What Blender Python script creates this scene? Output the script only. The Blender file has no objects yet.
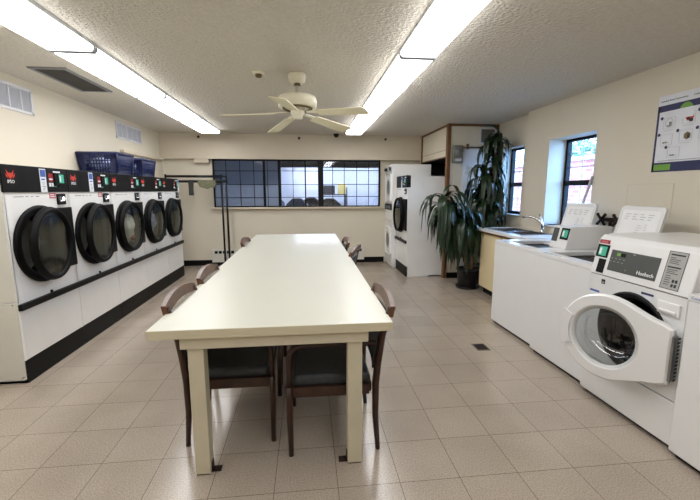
import bpy, bmesh, math, random
from mathutils import Vector, Matrix
rnd = random.Random(7)
scn = bpy.context.scene
COL = scn.collection
PI = math.pi

# ------------------------------------------------------------------ materials
def lin(c):
    out = []
    for v in c[:3]:
        v /= 255.0
        out.append(v / 12.92 if v <= .04045 else ((v + .055) / 1.055) ** 2.4)
    return (*out, 1.0)

def mat(name, rgb, rough=.5, metal=0.0, var=.04, scale=6.0, bump=0.0, bscale=60.0, spec=.5, coat=0.0):
    m = bpy.data.materials.new(name); m.use_nodes = True
    nt = m.node_tree; b = nt.nodes['Principled BSDF']
    c = lin(rgb)
    b.inputs['Roughness'].default_value = rough
    b.inputs['Metallic'].default_value = metal
    b.inputs['Specular IOR Level'].default_value = spec
    if coat: b.inputs['Coat Weight'].default_value = coat
    tc = nt.nodes.new('ShaderNodeTexCoord')
    n = nt.nodes.new('ShaderNodeTexNoise'); n.inputs['Scale'].default_value = scale; n.inputs['Detail'].default_value = 4
    nt.links.new(tc.outputs['Object'], n.inputs['Vector'])
    r = nt.nodes.new('ShaderNodeValToRGB')
    r.color_ramp.elements[0].position = .3; r.color_ramp.elements[1].position = .7
    r.color_ramp.elements[0].color = (*[v * (1 - var) for v in c[:3]], 1)
    r.color_ramp.elements[1].color = (*[min(1, v * (1 + var)) for v in c[:3]], 1)
    nt.links.new(n.outputs['Fac'], r.inputs['Fac']); nt.links.new(r.outputs['Color'], b.inputs['Base Color'])
    if bump:
        n2 = nt.nodes.new('ShaderNodeTexNoise'); n2.inputs['Scale'].default_value = bscale; n2.inputs['Detail'].default_value = 3
        bp = nt.nodes.new('ShaderNodeBump'); bp.inputs['Strength'].default_value = bump; bp.inputs['Distance'].default_value = .01
        nt.links.new(tc.outputs['Object'], n2.inputs['Vector']); nt.links.new(n2.outputs['Fac'], bp.inputs['Height'])
        nt.links.new(bp.outputs['Normal'], b.inputs['Normal'])
    return m

def emit(name, rgb, s):
    m = bpy.data.materials.new(name); m.use_nodes = True
    b = m.node_tree.nodes['Principled BSDF']
    b.inputs['Base Color'].default_value = (.8, .8, .8, 1)
    b.inputs['Emission Color'].default_value = lin(rgb); b.inputs['Emission Strength'].default_value = s
    return m

def glass(name, tint=(255, 255, 255), gloss=(235, 235, 240), rough=.02, base=.04, haze=0.0):
    m = bpy.data.materials.new(name); m.use_nodes = True
    nt = m.node_tree; nt.nodes.clear()
    o = nt.nodes.new('ShaderNodeOutputMaterial')
    t = nt.nodes.new('ShaderNodeBsdfTransparent'); t.inputs[0].default_value = lin(tint)
    g = nt.nodes.new('ShaderNodeBsdfGlossy'); g.inputs['Color'].default_value = lin(gloss); g.inputs['Roughness'].default_value = rough
    f = nt.nodes.new('ShaderNodeLayerWeight'); f.inputs['Blend'].default_value = .5
    pw = nt.nodes.new('ShaderNodeMath'); pw.operation = 'POWER'; pw.inputs[1].default_value = 5.0
    nt.links.new(f.outputs['Facing'], pw.inputs[0])
    a = nt.nodes.new('ShaderNodeMath'); a.operation = 'MULTIPLY_ADD'; a.inputs[1].default_value = .9; a.inputs[2].default_value = .035 + base; a.use_clamp = True
    nt.links.new(pw.outputs[0], a.inputs[0])
    mx = nt.nodes.new('ShaderNodeMixShader')
    nt.links.new(a.outputs[0], mx.inputs[0]); nt.links.new(t.outputs[0], mx.inputs[1]); nt.links.new(g.outputs[0], mx.inputs[2])
    last = mx
    if haze:
        d = nt.nodes.new('ShaderNodeBsdfTranslucent'); d.inputs[0].default_value = lin((205, 210, 215))
        m2 = nt.nodes.new('ShaderNodeMixShader'); m2.inputs[0].default_value = haze
        nt.links.new(mx.outputs[0], m2.inputs[1]); nt.links.new(d.outputs[0], m2.inputs[2]); last = m2
    nt.links.new(last.outputs[0], o.inputs[0])
    return m

def floor_mat():
    m = bpy.data.materials.new('vinyl_tile'); m.use_nodes = True
    nt = m.node_tree; b = nt.nodes['Principled BSDF']; L = nt.links.new
    tc = nt.nodes.new('ShaderNodeTexCoord')
    mp = nt.nodes.new('ShaderNodeVectorMath'); mp.operation = 'SUBTRACT'; mp.inputs[1].default_value = (-.4863, 2.2575, 0)
    sc = nt.nodes.new('ShaderNodeVectorMath'); sc.operation = 'SCALE'; sc.inputs['Scale'].default_value = 1 / .3048
    L(tc.outputs['Object'], mp.inputs[0]); L(mp.outputs[0], sc.inputs[0])
    fr = nt.nodes.new('ShaderNodeVectorMath'); fr.operation = 'FRACTION'; L(sc.outputs[0], fr.inputs[0])
    fl = nt.nodes.new('ShaderNodeVectorMath'); fl.operation = 'FLOOR'; L(sc.outputs[0], fl.inputs[0])
    wn = nt.nodes.new('ShaderNodeTexWhiteNoise'); wn.noise_dimensions = '2D'; L(fl.outputs[0], wn.inputs['Vector'])
    sp = nt.nodes.new('ShaderNodeSeparateXYZ'); L(fr.outputs[0], sp.inputs[0])
    def math_(op, a, bb=None, v=None):
        n = nt.nodes.new('ShaderNodeMath'); n.operation = op
        L(a, n.inputs[0])
        if bb is not None: L(bb, n.inputs[1])
        if v is not None: n.inputs[1].default_value = v
        return n.outputs[0]
    def edge(ch):
        d = math_('SUBTRACT', ch, v=.5); d = math_('ABSOLUTE', d); return math_('GREATER_THAN', d, v=.4955)
    gr = math_('MAXIMUM', edge(sp.outputs[0]), edge(sp.outputs[1]))
    n1 = nt.nodes.new('ShaderNodeTexNoise'); n1.inputs['Scale'].default_value = 3.0; n1.inputs['Detail'].default_value = 6
    n2 = nt.nodes.new('ShaderNodeTexNoise'); n2.inputs['Scale'].default_value = 150.0; n2.inputs['Detail'].default_value = 4
    L(tc.outputs['Object'], n1.inputs['Vector']); L(tc.outputs['Object'], n2.inputs['Vector'])
    r = nt.nodes.new('ShaderNodeValToRGB')
    e = r.color_ramp.elements
    e[0].position = .34; e[0].color = lin((146, 134, 120)); e[1].position = .62; e[1].color = lin((178, 165, 150))
    L(n2.outputs['Fac'], r.inputs['Fac'])
    r1 = nt.nodes.new('ShaderNodeMapRange'); r1.inputs['From Min'].default_value = .3; r1.inputs['From Max'].default_value = .7
    r1.inputs['To Min'].default_value = .93; r1.inputs['To Max'].default_value = 1.06; L(n1.outputs['Fac'], r1.inputs['Value'])
    r2 = nt.nodes.new('ShaderNodeMapRange'); r2.inputs['To Min'].default_value = .95; r2.inputs['To Max'].default_value = 1.04; L(wn.outputs['Value'], r2.inputs['Value'])
    mu = math_('MULTIPLY', r1.outputs[0], r2.outputs[0])
    vs = nt.nodes.new('ShaderNodeVectorMath'); vs.operation = 'SCALE'; L(r.outputs['Color'], vs.inputs[0]); L(mu, vs.inputs['Scale'])
    mx = nt.nodes.new('ShaderNodeMix'); mx.data_type = 'RGBA'
    L(gr, mx.inputs['Factor']); L(vs.outputs[0], mx.inputs['A']); mx.inputs['B'].default_value = lin((92, 80, 70))
    L(mx.outputs['Result'], b.inputs['Base Color'])
    b.inputs['Roughness'].default_value = .2
    b.inputs['Specular IOR Level'].default_value = .5
    bp = nt.nodes.new('ShaderNodeBump'); bp.inputs['Strength'].default_value = .10; bp.inputs['Distance'].default_value = .02
    L(n1.outputs['Fac'], bp.inputs['Height']); L(bp.outputs['Normal'], b.inputs['Normal'])
    return m

def brick_mat():
    m = bpy.data.materials.new('red_brick'); m.use_nodes = True
    nt = m.node_tree; b = nt.nodes['Principled BSDF']
    tc = nt.nodes.new('ShaderNodeTexCoord')
    mp = nt.nodes.new('ShaderNodeMapping'); mp.inputs['Rotation'].default_value = (0, PI / 2, PI / 2)
    sx = nt.nodes.new('ShaderNodeSeparateXYZ'); cx = nt.nodes.new('ShaderNodeCombineXYZ')
    nt.links.new(tc.outputs['Object'], sx.inputs[0]); nt.links.new(sx.outputs['Y'], cx.inputs['X']); nt.links.new(sx.outputs['Z'], cx.inputs['Y'])
    br = nt.nodes.new('ShaderNodeTexBrick'); br.inputs['Scale'].default_value = 1.0
    br.inputs['Brick Width'].default_value = .42; br.inputs['Row Height'].default_value = .16; br.inputs['Mortar Size'].default_value = .012
    br.inputs['Color1'].default_value = lin((200, 120, 105)); br.inputs['Color2'].default_value = lin((175, 95, 85)); br.inputs['Mortar'].default_value = lin((200, 180, 170))
    nt.links.new(cx.outputs[0], br.inputs['Vector']); nt.links.new(br.outputs['Color'], b.inputs['Base Color'])
    b.inputs['Roughness'].default_value = .9
    return m

M = {}
M['floor'] = floor_mat()
M['wall'] = mat('cream_paint', (219, 211, 193), .55, var=.02, scale=2, bump=.06, bscale=90)
M['ceiling'] = mat('popcorn_plaster', (212, 206, 194), .95, var=.05, scale=30, bump=1.0, bscale=42)
for n_ in M['ceiling'].node_tree.nodes:
    if n_.type == 'BUMP': n_.inputs['Distance'].default_value = .022
M['bulk'] = mat('beige_paint', (210, 199, 178), .6, var=.02, scale=2)
M['panel'] = mat('cream_panel', (222, 213, 192), .5, var=.02)
M['whitepaint'] = mat('white_paint', (222, 222, 220), .45, var=.04, scale=3)
M['stain'] = mat('pale_brown_stain', (202, 196, 182), .6, var=.06)
M['brown'] = mat('brown_wood_trim', (112, 76, 44), .5, var=.18, scale=14)
M['black'] = mat('black_vinyl', (8, 8, 8), .5, var=.1, spec=.2)
M['blackp'] = mat('black_plastic', (9, 9, 10), .42, var=.1, spec=.22)
M['rubber'] = mat('matt_black_ring', (6, 6, 7), .55, var=.1, spec=.14)
M['blackpanel'] = mat('black_panel', (13, 13, 14), .5, var=.1, spec=.2)
M['dark'] = mat('recess_shade', (12, 12, 13), .8)  # near black standing for shade inside recesses
M['enamel'] = mat('white_enamel', (221, 221, 220), .28, var=.015, coat=.2)
M['enamel2'] = mat('white_enamel_dryer', (238, 238, 236), .3, var=.02)
M['offwhite'] = mat('offwhite_side', (214, 212, 202), .4, var=.03)
M['lightgrey'] = mat('light_grey_plastic', (200, 202, 200), .4, var=.02)
M['grey'] = mat('grey_panel', (70, 73, 71), .4, var=.04)
M['midgrey'] = mat('mid_grey', (120, 122, 122), .5)
M['plate'] = mat('grey_label_plate', (160, 160, 156), .5)
M['ink'] = mat('black_ink', (30, 30, 32), .6)
M['faint'] = mat('pale_grey_print', (194, 196, 198), .6)
M['red'] = mat('red_print', (196, 60, 46), .5)
M['darkred'] = mat('dark_red_label', (142, 34, 40), .5)
M['pinkred'] = mat('pinkish_red_label', (190, 96, 100), .5)
M['teal'] = mat('teal_screen', (70, 180, 150), .35)
M['green'] = mat('green_print', (110, 160, 60), .5)
M['navy'] = mat('navy_print', (34, 38, 84), .5)
M['bluelab'] = mat('blue_label', (62, 92, 170), .5)
M['labelwhite'] = mat('white_label', (225, 228, 235), .5)
M['white'] = mat('white_print', (235, 235, 235), .5)
M['steel'] = mat('brushed_steel', (150, 152, 155), .3, 1.0, var=.08, scale=30)
M['drumsteel'] = mat('dull_drum_steel', (150, 152, 148), .5, .3, var=.1)
M['chrome'] = mat('chrome', (215, 215, 218), .1, 1.0)
M['laminate'] = mat('cream_laminate', (207, 206, 192), .34, var=.012, scale=3)
M['laminate_e'] = mat('cream_laminate_edge', (198, 190, 163), .4, var=.03)
M['tleg'] = mat('cream_painted_wood', (198, 190, 167), .42, var=.04, scale=8)
M['wood'] = mat('dark_walnut', (52, 28, 17), .35, var=.3, scale=18)
M['woodrail'] = mat('worn_walnut', (86, 53, 33), .38, var=.35, scale=22)
M['uphol'] = mat('charcoal_upholstery', (46, 49, 52), .42, var=.25, scale=40, bump=.2, bscale=120)
M['fan'] = mat('ivory_fan_enamel', (232, 227, 205), .4, var=.02)
M['fanb'] = mat('cream_fan_blade', (226, 219, 188), .45, var=.03)
M['brass'] = mat('tarnished_metal', (110, 96, 70), .4, .7)
M['fixture'] = mat('white_fixture_metal', (205, 207, 210), .45)
M['diffuser'] = emit('lit_acrylic_diffuser', (250, 250, 252), 8.5)
M['acrylic'] = mat('acrylic_end_cap', (178, 184, 192), .4)
M['vent'] = mat('white_vent_metal', (216, 216, 220), .45)
M['ventslat'] = mat('grey_louvre', (192, 194, 202), .5)
M['ventdark'] = mat('dark_vent_grille', (48, 44, 40), .55, var=.15)
M['basket'] = mat('navy_blue_plastic', (13, 25, 72), .35, var=.05)
M['cloth_w'] = mat('pale_laundry', (238, 238, 230), .9, var=.1, scale=18, bump=.5, bscale=14)
M['cloth_b'] = mat('blue_white_laundry', (170, 185, 222), .9, var=.35, scale=24)
M['cloth_r'] = mat('patterned_laundry', (170, 110, 90), .9, var=.5, scale=26)
M['sock'] = mat('dark_grey_knit', (54, 56, 56), .95, var=.2, scale=60)
M['olive'] = mat('olive_patterned_cloth', (112, 112, 88), .95, var=.45, scale=45)
M['leaf'] = mat('glossy_dark_leaf', (27, 47, 25), .34, var=.4, scale=9)
M['stalk'] = mat('woody_cane', (128, 104, 76), .85, var=.25, scale=30)
M['pot'] = mat('black_pot_plastic', (24, 24, 26), .4)
M['soil'] = mat('potting_soil', (40, 30, 22), .95, var=.4, scale=50)
M['counter'] = mat('white_counter', (226, 226, 224), .28, var=.02)
M['creamdoor'] = mat('cream_cabinet', (232, 215, 172), .45, var=.02)
M['boxgrey'] = mat('weathered_grey_metal', (122, 122, 112), .55, .2, var=.15, scale=20)
M['glass'] = glass('window_glass', (236, 240, 245))
M['glassw'] = glass('clear_glass', (250, 252, 255), base=.0)
M['wireglass'] = glass('hazy_wired_glass', (205, 208, 212), base=.0, rough=.04, haze=.58)
M['doorglass'] = glass('smoked_door_glass', (205, 208, 205), gloss=(200, 205, 200), base=.11, rough=.12)
M['bowl'] = glass('clear_door_bowl', (205, 210, 212), base=.08, rough=.03)
M['brick'] = brick_mat()
M['foliage'] = mat('pale_tree_leaves', (120, 150, 120), .8, var=.5, scale=2)
M['ground'] = mat('asphalt', (130, 130, 132), .9)
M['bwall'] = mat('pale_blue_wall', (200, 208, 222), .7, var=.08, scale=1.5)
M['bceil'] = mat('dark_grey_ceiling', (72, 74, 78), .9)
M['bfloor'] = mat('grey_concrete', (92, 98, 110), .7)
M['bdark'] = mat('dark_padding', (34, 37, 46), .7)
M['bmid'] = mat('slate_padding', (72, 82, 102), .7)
M['yellow'] = mat('yellow_board', (226, 205, 130), .6)
M['coolfill'] = emit('cool_fill_tube', (232, 238, 255), 95.0)  # glow of the tubes added to brighten the back room
M['hang'] = mat('black_rack_steel', (20, 20, 22), .4, .3)
M['valve'] = mat('dark_brown_iron', (52, 34, 28), .45, .4)

# ------------------------------------------------------------------ mesh helpers
class MB:
    def __init__(s): s.bm = bmesh.new(); s.mi = 0
    def _mark(s, faces):
        for f in faces: f.material_index = s.mi
    def box(s, x0, x1, y0, y1, z0, z1, bev=0.0, seg=2):
        x0, x1 = min(x0, x1), max(x0, x1); y0, y1 = min(y0, y1), max(y0, y1); z0, z1 = min(z0, z1), max(z0, z1)
        t = bmesh.new()
        bmesh.ops.create_cube(t, size=1)
        for v in t.verts:
            v.co = Vector(((x0 + x1) / 2 + v.co.x * (x1 - x0), (y0 + y1) / 2 + v.co.y * (y1 - y0), (z0 + z1) / 2 + v.co.z * (z1 - z0)))
        if bev: bmesh.ops.bevel(t, geom=t.edges[:], offset=bev, segments=seg, affect='EDGES', profile=.5)
        s._merge(t); return s
    def _merge(s, t):
        t.verts.index_update()
        vs = [s.bm.verts.new(v.co) for v in t.verts]
        for f in t.faces:
            try:
                nf = s.bm.faces.new([vs[v.index] for v in f.verts]); nf.material_index = s.mi; nf.smooth = f.smooth
            except ValueError: pass
        t.free()
    def quad(s, *p):
        f = s.bm.faces.new([s.bm.verts.new(q) for q in p]); f.material_index = s.mi; return s
    def prism(s, poly, d, bev=0.0):
        """closed polygon of 3D points extruded along d"""
        t = bmesh.new(); d = Vector(d)
        a = [t.verts.new(p) for p in poly]; b = [t.verts.new(Vector(p) + d) for p in poly]
        t.faces.new(a[::-1]); t.faces.new(b); n = len(a)
        for i in range(n): t.faces.new([a[i], a[(i + 1) % n], b[(i + 1) % n], b[i]])
        bmesh.ops.recalc_face_normals(t, faces=t.faces[:])
        if bev: bmesh.ops.bevel(t, geom=t.edges[:], offset=bev, segments=2, affect='EDGES', profile=.5)
        s._merge(t); return s
    def lathe(s, prof, o=(0, 0, 0), ax=(0, 0, 1), seg=32, smooth=True, close=False):
        """prof: (radius, height along ax)"""
        ax = Vector(ax).normalized(); o = Vector(o)
        q = Vector((0, 0, 1)).rotation_difference(ax)
        rings = []
        for r, h in prof:
            if r < 1e-6: rings.append([s.bm.verts.new(o + ax * h)])
            else: rings.append([s.bm.verts.new(o + q @ Vector((r * math.cos(2 * PI * k / seg), r * math.sin(2 * PI * k / seg), h))) for k in range(seg)])
        if close: rings.append(rings[0])
        for A, B in zip(rings, rings[1:]):
            for k in range(seg):
                k2 = (k + 1) % seg
                vs = [A[0] if len(A) == 1 else A[k], A[0] if len(A) == 1 else A[k2], B[0] if len(B) == 1 else B[k2], B[0] if len(B) == 1 else B[k]]
                u = []
                for v in vs:
                    if v not in u: u.append(v)
                if len(u) > 2:
                    try:
                        f = s.bm.faces.new(u); f.smooth = smooth; f.material_index = s.mi
                    except ValueError: pass
        return s
    def cyl(s, p0, p1, r, r1=None, seg=16):
        p0, p1 = Vector(p0), Vector(p1); h = (p1 - p0).length; r1 = r if r1 is None else r1
        return s.lathe([(0, 0), (r, 0), (r, 0), (r1, h), (r1, h), (0, h)], p0, p1 - p0, seg)
    def tube(s, pts, r, seg=8, rz=None):
        pts = [Vector(p) for p in pts]; n = len(pts)
        rs = r if isinstance(r, (list, tuple)) else [r] * n
        ups = None; rings = []
        for i, p in enumerate(pts):
            d = (pts[min(i + 1, n - 1)] - pts[max(i - 1, 0)]).normalized()
            if ups is None:
                ups = Vector((0, 0, 1)) if abs(d.z) < .9 else Vector((0, 1, 0))
            a = d.cross(ups).normalized(); ups = a.cross(d).normalized()
            k2 = rz if rz else 1.0
            rings.append([s.bm.verts.new(p + a * rs[i] * math.cos(2 * PI * k / seg) + ups * rs[i] * k2 * math.sin(2 * PI * k / seg)) for k in range(seg)])
        for A, B in zip(rings, rings[1:]):
            for k in range(seg):
                f = s.bm.faces.new([A[k], A[(k + 1) % seg], B[(k + 1) % seg], B[k]]); f.smooth = True; f.material_index = s.mi
        for R in (rings[0][::-1], rings[-1]):
            f = s.bm.faces.new(R); f.material_index = s.mi
        return s
    def holed(s, x, y0, y1, z0, z1, cy, cz, r, th=.012, N=48):
        """plate in the yz plane at x with a round hole, thickness th backwards"""
        angs = [2 * PI * k / N for k in range(N)] + [math.atan2(zz - cz, yy - cy) % (2 * PI) for yy in (y0, y1) for zz in (z0, z1)]
        angs = sorted(set(round(a, 5) for a in angs)); inn, out, inb = [], [], []
        for a in angs:
            c, q = math.cos(a), math.sin(a)
            t = min([((y1 if c > 0 else y0) - cy) / c if abs(c) > 1e-6 else 9, ((z1 if q > 0 else z0) - cz) / q if abs(q) > 1e-6 else 9])
            inn.append(s.bm.verts.new((x, cy + r * c, cz + r * q))); out.append(s.bm.verts.new((x, cy + t * c, cz + t * q)))
            inb.append(s.bm.verts.new((x - th, cy + r * c, cz + r * q)))
        n = len(angs)
        for k in range(n):
            k2 = (k + 1) % n
            for vs in ([inn[k], out[k], out[k2], inn[k2]], [inn[k], inn[k2], inb[k2], inb[k]]):
                f = s.bm.faces.new(vs); f.material_index = s.mi
        return s
    def build(s, name, m, parent=None, loc=None, rz=0.0, bevel=0.0):
        me = bpy.data.meshes.new(name)
        bmesh.ops.recalc_face_normals(s.bm, faces=s.bm.faces[:])
        s.bm.to_mesh(me); s.bm.free()
        for x in (m if isinstance(m, (list, tuple)) else [m]): me.materials.append(M[x] if isinstance(x, str) else x)
        o = bpy.data.objects.new(name, me); COL.objects.link(o)
        if parent: o.parent = parent
        if loc: o.location = loc
        if rz: o.rotation_euler = (0, 0, rz)
        return o

def tag(o, label, cat, group=None):
    o['label'] = label; o['category'] = cat
    if group: o['group'] = group
    return o
def thing(name, label, cat, loc=(0, 0, 0), rz=0.0, group=None):
    o = bpy.data.objects.new(name, None); COL.objects.link(o); o.empty_display_size = .1
    o.location = loc; o.rotation_euler = (0, 0, rz)
    return tag(o, label, cat, group)
def struct(o):
    o['kind'] = 'structure'; return o
def plabel(o, t): o['label'] = t; return o

def text(name, body, m, parent, origin, right, up, size, depth=.0006, align='CENTER'):
    """lettering as a mesh lying in the plane (right, up) at origin"""
    cu = bpy.data.curves.new(name, 'FONT'); cu.body = body; cu.size = size; cu.extrude = depth; cu.align_x = align; cu.align_y = 'CENTER'
    cu.resolution_u = 2
    tmp = bpy.data.objects.new(name + '_tmp', cu); COL.objects.link(tmp)
    bpy.context.view_layer.update()
    dg = bpy.context.evaluated_depsgraph_get()
    me = bpy.data.meshes.new_from_object(tmp.evaluated_get(dg))
    bpy.data.objects.remove(tmp); bpy.data.curves.remove(cu)
    r, u = Vector(right).normalized(), Vector(up).normalized(); n = r.cross(u)
    mx = Matrix((r, u, n)).transposed().to_4x4(); mx.translation = Vector(origin)
    me.transform(mx); me.materials.clear(); me.materials.append(M[m])
    for p in me.polygons: p.material_index = 0
    o = bpy.data.objects.new(name, me); COL.objects.link(o)
    if parent: o.parent = parent
    return o

# ------------------------------------------------------------------ room shell
CZ = 2.43; XL = -2.6; XR = 2.91; XS = 3.0; YF = 7.47; YB = -2.0
struct(MB().box(-2.75, 3.25, YB - .1, 7.62, -.1, 0).build('floor', 'floor'))
struct(MB().box(-2.75, 3.25, YB - .1, 7.62, CZ, CZ + .1).build('ceiling', 'ceiling'))
struct(MB().box(XL - .12, XL, YB, 7.6, 0, CZ).build('wall_left', 'wall'))
struct(MB().box(XL, 3.21, YB - .1, YB, 0, CZ).build('wall_front', 'wall'))
# far wall with the interior window opening
WX0, WX1, WZ0, WZ1 = -1.72, 1.405, 1.105, 1.985
w = MB().box(XL, WX0, YF, YF + .13, 0, CZ).box(WX1, 3.21, YF, YF + .13, 0, CZ).box(WX0, WX1, YF, YF + .13, 0, WZ0).box(WX0, WX1, YF, YF + .13, WZ1, CZ)
struct(w.build('wall_back', 'wall'))
struct(MB().box(XL, 2.2, 7.35, YF, 1.985, CZ).box(-2.02, -1.77, 7.37, YF, 1.915, 1.985).build('trim_1', 'bulk'))
struct(MB().box(XL, XL + .06, 5.85, 7.35, 1.95, 1.985).build('trim_2', 'bulk'))
struct(MB().box(XL, 1.5, YF - .015, YF, 0, .105).build('baseboard_back', 'black'))
struct(MB().box(XL, XL + .012, YB, 2.9, 0, .10).build('baseboard_left', 'black'))
# right wall with window opening, pier, setback
def wall_open(x0, x1, y0, y1, o0, o1, z0, z1):
    return MB().box(x0, x1, y0, o0, 0, CZ).box(x0, x1, o1, y1, 0, CZ).box(x0, x1, o0, o1, 0, z0).box(x0, x1, o0, o1, z1, CZ)
struct(wall_open(XR, 3.21, YB, 4.97, 3.70, 4.47, 1.0, 2.015).build('wall_right', 'wall'))
struct(wall_open(XS, 3.21, 4.97, 7.6, 5.17, 5.74, 1.07, 2.035).build('wall_setback', 'wall'))
# closet / alcove
YC = 5.93
struct(MB().box(2.2, XS, YC, YC + .05, 0, CZ).build('wall_closet', 'panel'))
struct(MB().box(2.2, 2.24, YC + .05, YF, 1.93, CZ).box(2.24, XS, YC + .05, YF, 1.93, 1.97).build('wall_soffit', 'panel'))
struct(MB().box(2.95, XS, YC + .05, YF, 0, 1.925).box(2.24, 2.95, YF - .01, YF, .105, 1.925).box(2.21, 2.95, YC + .05, YF, 1.925, 1.93).build('wall_alcove', 'dark'))  # dark liners, the alcove's shade put into their colour
struct(MB().box(2.175, 2.225, YC - .02, YC + .06, 0, CZ).build('trim_3', 'brown'))
struct(MB().box(2.225, XS, YC - .015, YC, CZ - .035, CZ).build('trim_4', 'brown'))
struct(MB().box(2.965, XS, YC - .015, YC, .0, CZ - .035).build('trim_5', 'brown'))
struct(MB().box(2.185, 2.2, YC + .06, YF, CZ - .03, CZ).build('trim_6', 'brown'))
struct(MB().box(2.185, 2.2, 7.3, 7.35, 1.93, CZ).box(2.192, 2.2, YC + .06, 7.35, 1.93, 1.945).box(2.196, 2.2, YC + .06, 7.35, 2.045, 2.05).build('trim_7', 'brown'))
d = struct(MB().box(2.42, 2.955, YC - .018, YC, .01, 2.055, .004).build('door_1', 'whitepaint'))
st = MB()
st.prism([(2.53 + r_ * math.cos(a_), YC - .018, 1.72 + 1.5 * r_ * math.sin(a_)) for a_, r_ in [(2 * PI * k / 18, .055 + .03 * math.sin(2.3 * k) * math.cos(k)) for k in range(18)]], (0, -.0005, 0))
st.build('stain', 'stain', d)
struct(MB().box(2.24, 2.95, YC - .012, YC - .0, 0, .09).build('baseboard_closet', 'black'))

# interior window
def bar(mb, x0, x1, z0, z1, y0=7.415, y1=7.455): mb.box(x0, x1, y0, y1, z0, z1)
def wx(px): return -1.712 + (px - 212) * .018494
def wz(py): return 1.995 - (py - 158.5) * .01837
wf = MB()
bar(wf, WX0, WX1, WZ1 - .03, WZ1); bar(wf, WX0, WX1, WZ0, WZ0 + .022); bar(wf, WX0, WX0 + .03, WZ0, WZ1); bar(wf, WX1 - .03, WX1, WZ0, WZ1)
for px, hw in ((261.8, .022), (277, .027), (303, .012), (318.6, .05)): bar(wf, wx(px) - hw, wx(px) + hw, WZ0, WZ1, 7.405)
win = struct(wf.build('window_1', 'blackp'))
wm = MB()
for py in (170.5, 184, 197.3): bar(wm, WX0, wx(261), wz(py) - .006, wz(py) + .006, 7.428, 7.448)
for py in (170.3, 184, 197): bar(wm, wx(262), wx(318), wz(py) - .005, wz(py) + .005, 7.428, 7.448)
for py in (169.6, 183.8, 196.3): bar(wm, wx(319), WX1, wz(py) - .006, wz(py) + .006, 7.428, 7.448)
for px in (224.5, 238, 251.5, 265, 290.5, 331, 343, 356, 368.5): bar(wm, wx(px) - .005, wx(px) + .005, WZ0, WZ1, 7.427, 7.449)
o = wm.build('window_frame', 'blackp', win)
MB().box(WX0 + .03, wx(277), 7.436, 7.441, WZ0 + .02, WZ1 - .03).build('window_pane', 'wireglass', win)
MB().box(wx(277), wx(318), 7.444, 7.449, WZ0 + .02, WZ1 - .03).build('window_pane', 'glassw', win)
MB().box(wx(319), WX1 - .03, 7.436, 7.441, WZ0 + .02, WZ1 - .03).build('window_pane', 'glass', win)
MB().box(WX0 - .06, WX1 + .06, 7.39, 7.47, WZ0 - .035, WZ0, .004).build('window_sill', 'bulk', win)

# outside windows
def ext_window(n, y0, y1, z0, z1, zm, x=3.16):
    f = MB()
    for a in ((y0, y0 + .035, z0, z1), (y1 - .04, y1, z0, z1), (y0, y1, z1 - .03, z1), (y0, y1, z0, z0 + .035), (y0, y1, zm - .03, zm + .03)):
        f.box(x - .03, x + .02, *a)
    o = struct(f.build('window_%d' % n, 'blackp'))
    g = MB()
    for t in (.33, .66): g.box(x + .004, x + .010, y0 + (y1 - y0) * t - .005, y0 + (y1 - y0) * t + .005, z0, z1)
    for zz in (zm + (z1 - zm) * .36, zm + (z1 - zm) * .68, zm - (zm - z0) * .5): g.box(x + .004, x + .010, y0, y1, zz - .005, zz + .005)
    g.build('muntin', 'fixture', o)
    MB().box(x - .004, x + .0, y0 + .02, y1 - .02, z0 + .02, z1 - .02).build('window_pane', 'glassw', o)
    return o
w2 = ext_window(2, 3.70, 4.47, 1.0, 2.015, 1.5)
w3 = ext_window(3, 5.17, 5.74, 1.07, 2.035, 1.5)
MB().box(2.88, 3.13, 3.66, 4.49, .985, 1.0).build('window_sill', 'whitepaint', w2)
MB().box(2.96, 3.13, 5.15, 5.76, 1.055, 1.07).build('window_sill', 'whitepaint', w3)

# right wall access panel
a = MB()
for y0, y1, z0, z1 in ((2.80, 3.25, 1.466, 1.47), (2.80, 3.25, 1.2, 1.204), (2.80, 2.804, 1.2, 1.47), (3.246, 3.25, 1.2, 1.47)): a.box(XR - .003, XR, y0, y1, z0, z1)
a.mi = 1; a.box(XR - .0015, XR, 2.804, 3.246, 1.204, 1.466)
tag(a.build('access_panel', ['bulk', 'wall']), 'cream access panel with a thin rim, set in the right wall below the poster', 'panel')

# ------------------------------------------------------------------ lights
def fixture(x0, x1, y0, y1, label, group):
    zb = 2.368
    t = thing('ceiling_light', label, 'light', ((x0 + x1) / 2, (y0 + y1) / 2, CZ), 0, group)
    w, l = (x1 - x0) / 2, (y1 - y0) / 2; h = zb - CZ
    MB().box(-w * .99, w * .99, -l, l, -.03, 0).build('housing', 'fixture', t)
    prof = [(-w, -.03), (-w, h * .75), (-w * .9, h), (w * .9, h), (w, h * .75), (w, -.03)]
    MB().prism([(px, -l + .022, pz) for px, pz in prof], (0, 2 * l - .044, 0)).build('diffuser', 'diffuser', t)
    for s in (-1, 1):
        MB().prism([(px * 1.02, s * l - (.022 if s > 0 else 0), pz * 1.1) for px, pz in prof], (0, .022, 0)).build('end_cap', 'acrylic', t)
    return t
rowL = [(-.99, .335), (.345, 1.67), (1.68, 3.02), (3.03, 4.37), (4.38, 5.72), (5.73, 6.9)]  # first two added out of view to light the room
nmL = ['nearest the camera', 'second from the camera', 'third from the camera', 'nearest the far wall']
for i, (a, b) in enumerate(rowL):
    lab = 'lit fluorescent fixture of the left ceiling row, ' + ('added unseen behind the camera' if i < 2 else nmL[i - 2])
    fixture(-1.755, -1.445, a, b, lab if i > 1 else lab + (' (first)' if i else ' (last)'), 'left row of ceiling fluorescent lights')
rowR = [(-1.09, .225), (.235, 1.56), (1.57, 2.895), (2.905, 4.21), (4.22, 5.52), (5.53, 6.82)]  # again the first two are unseen extras that add room light
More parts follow.
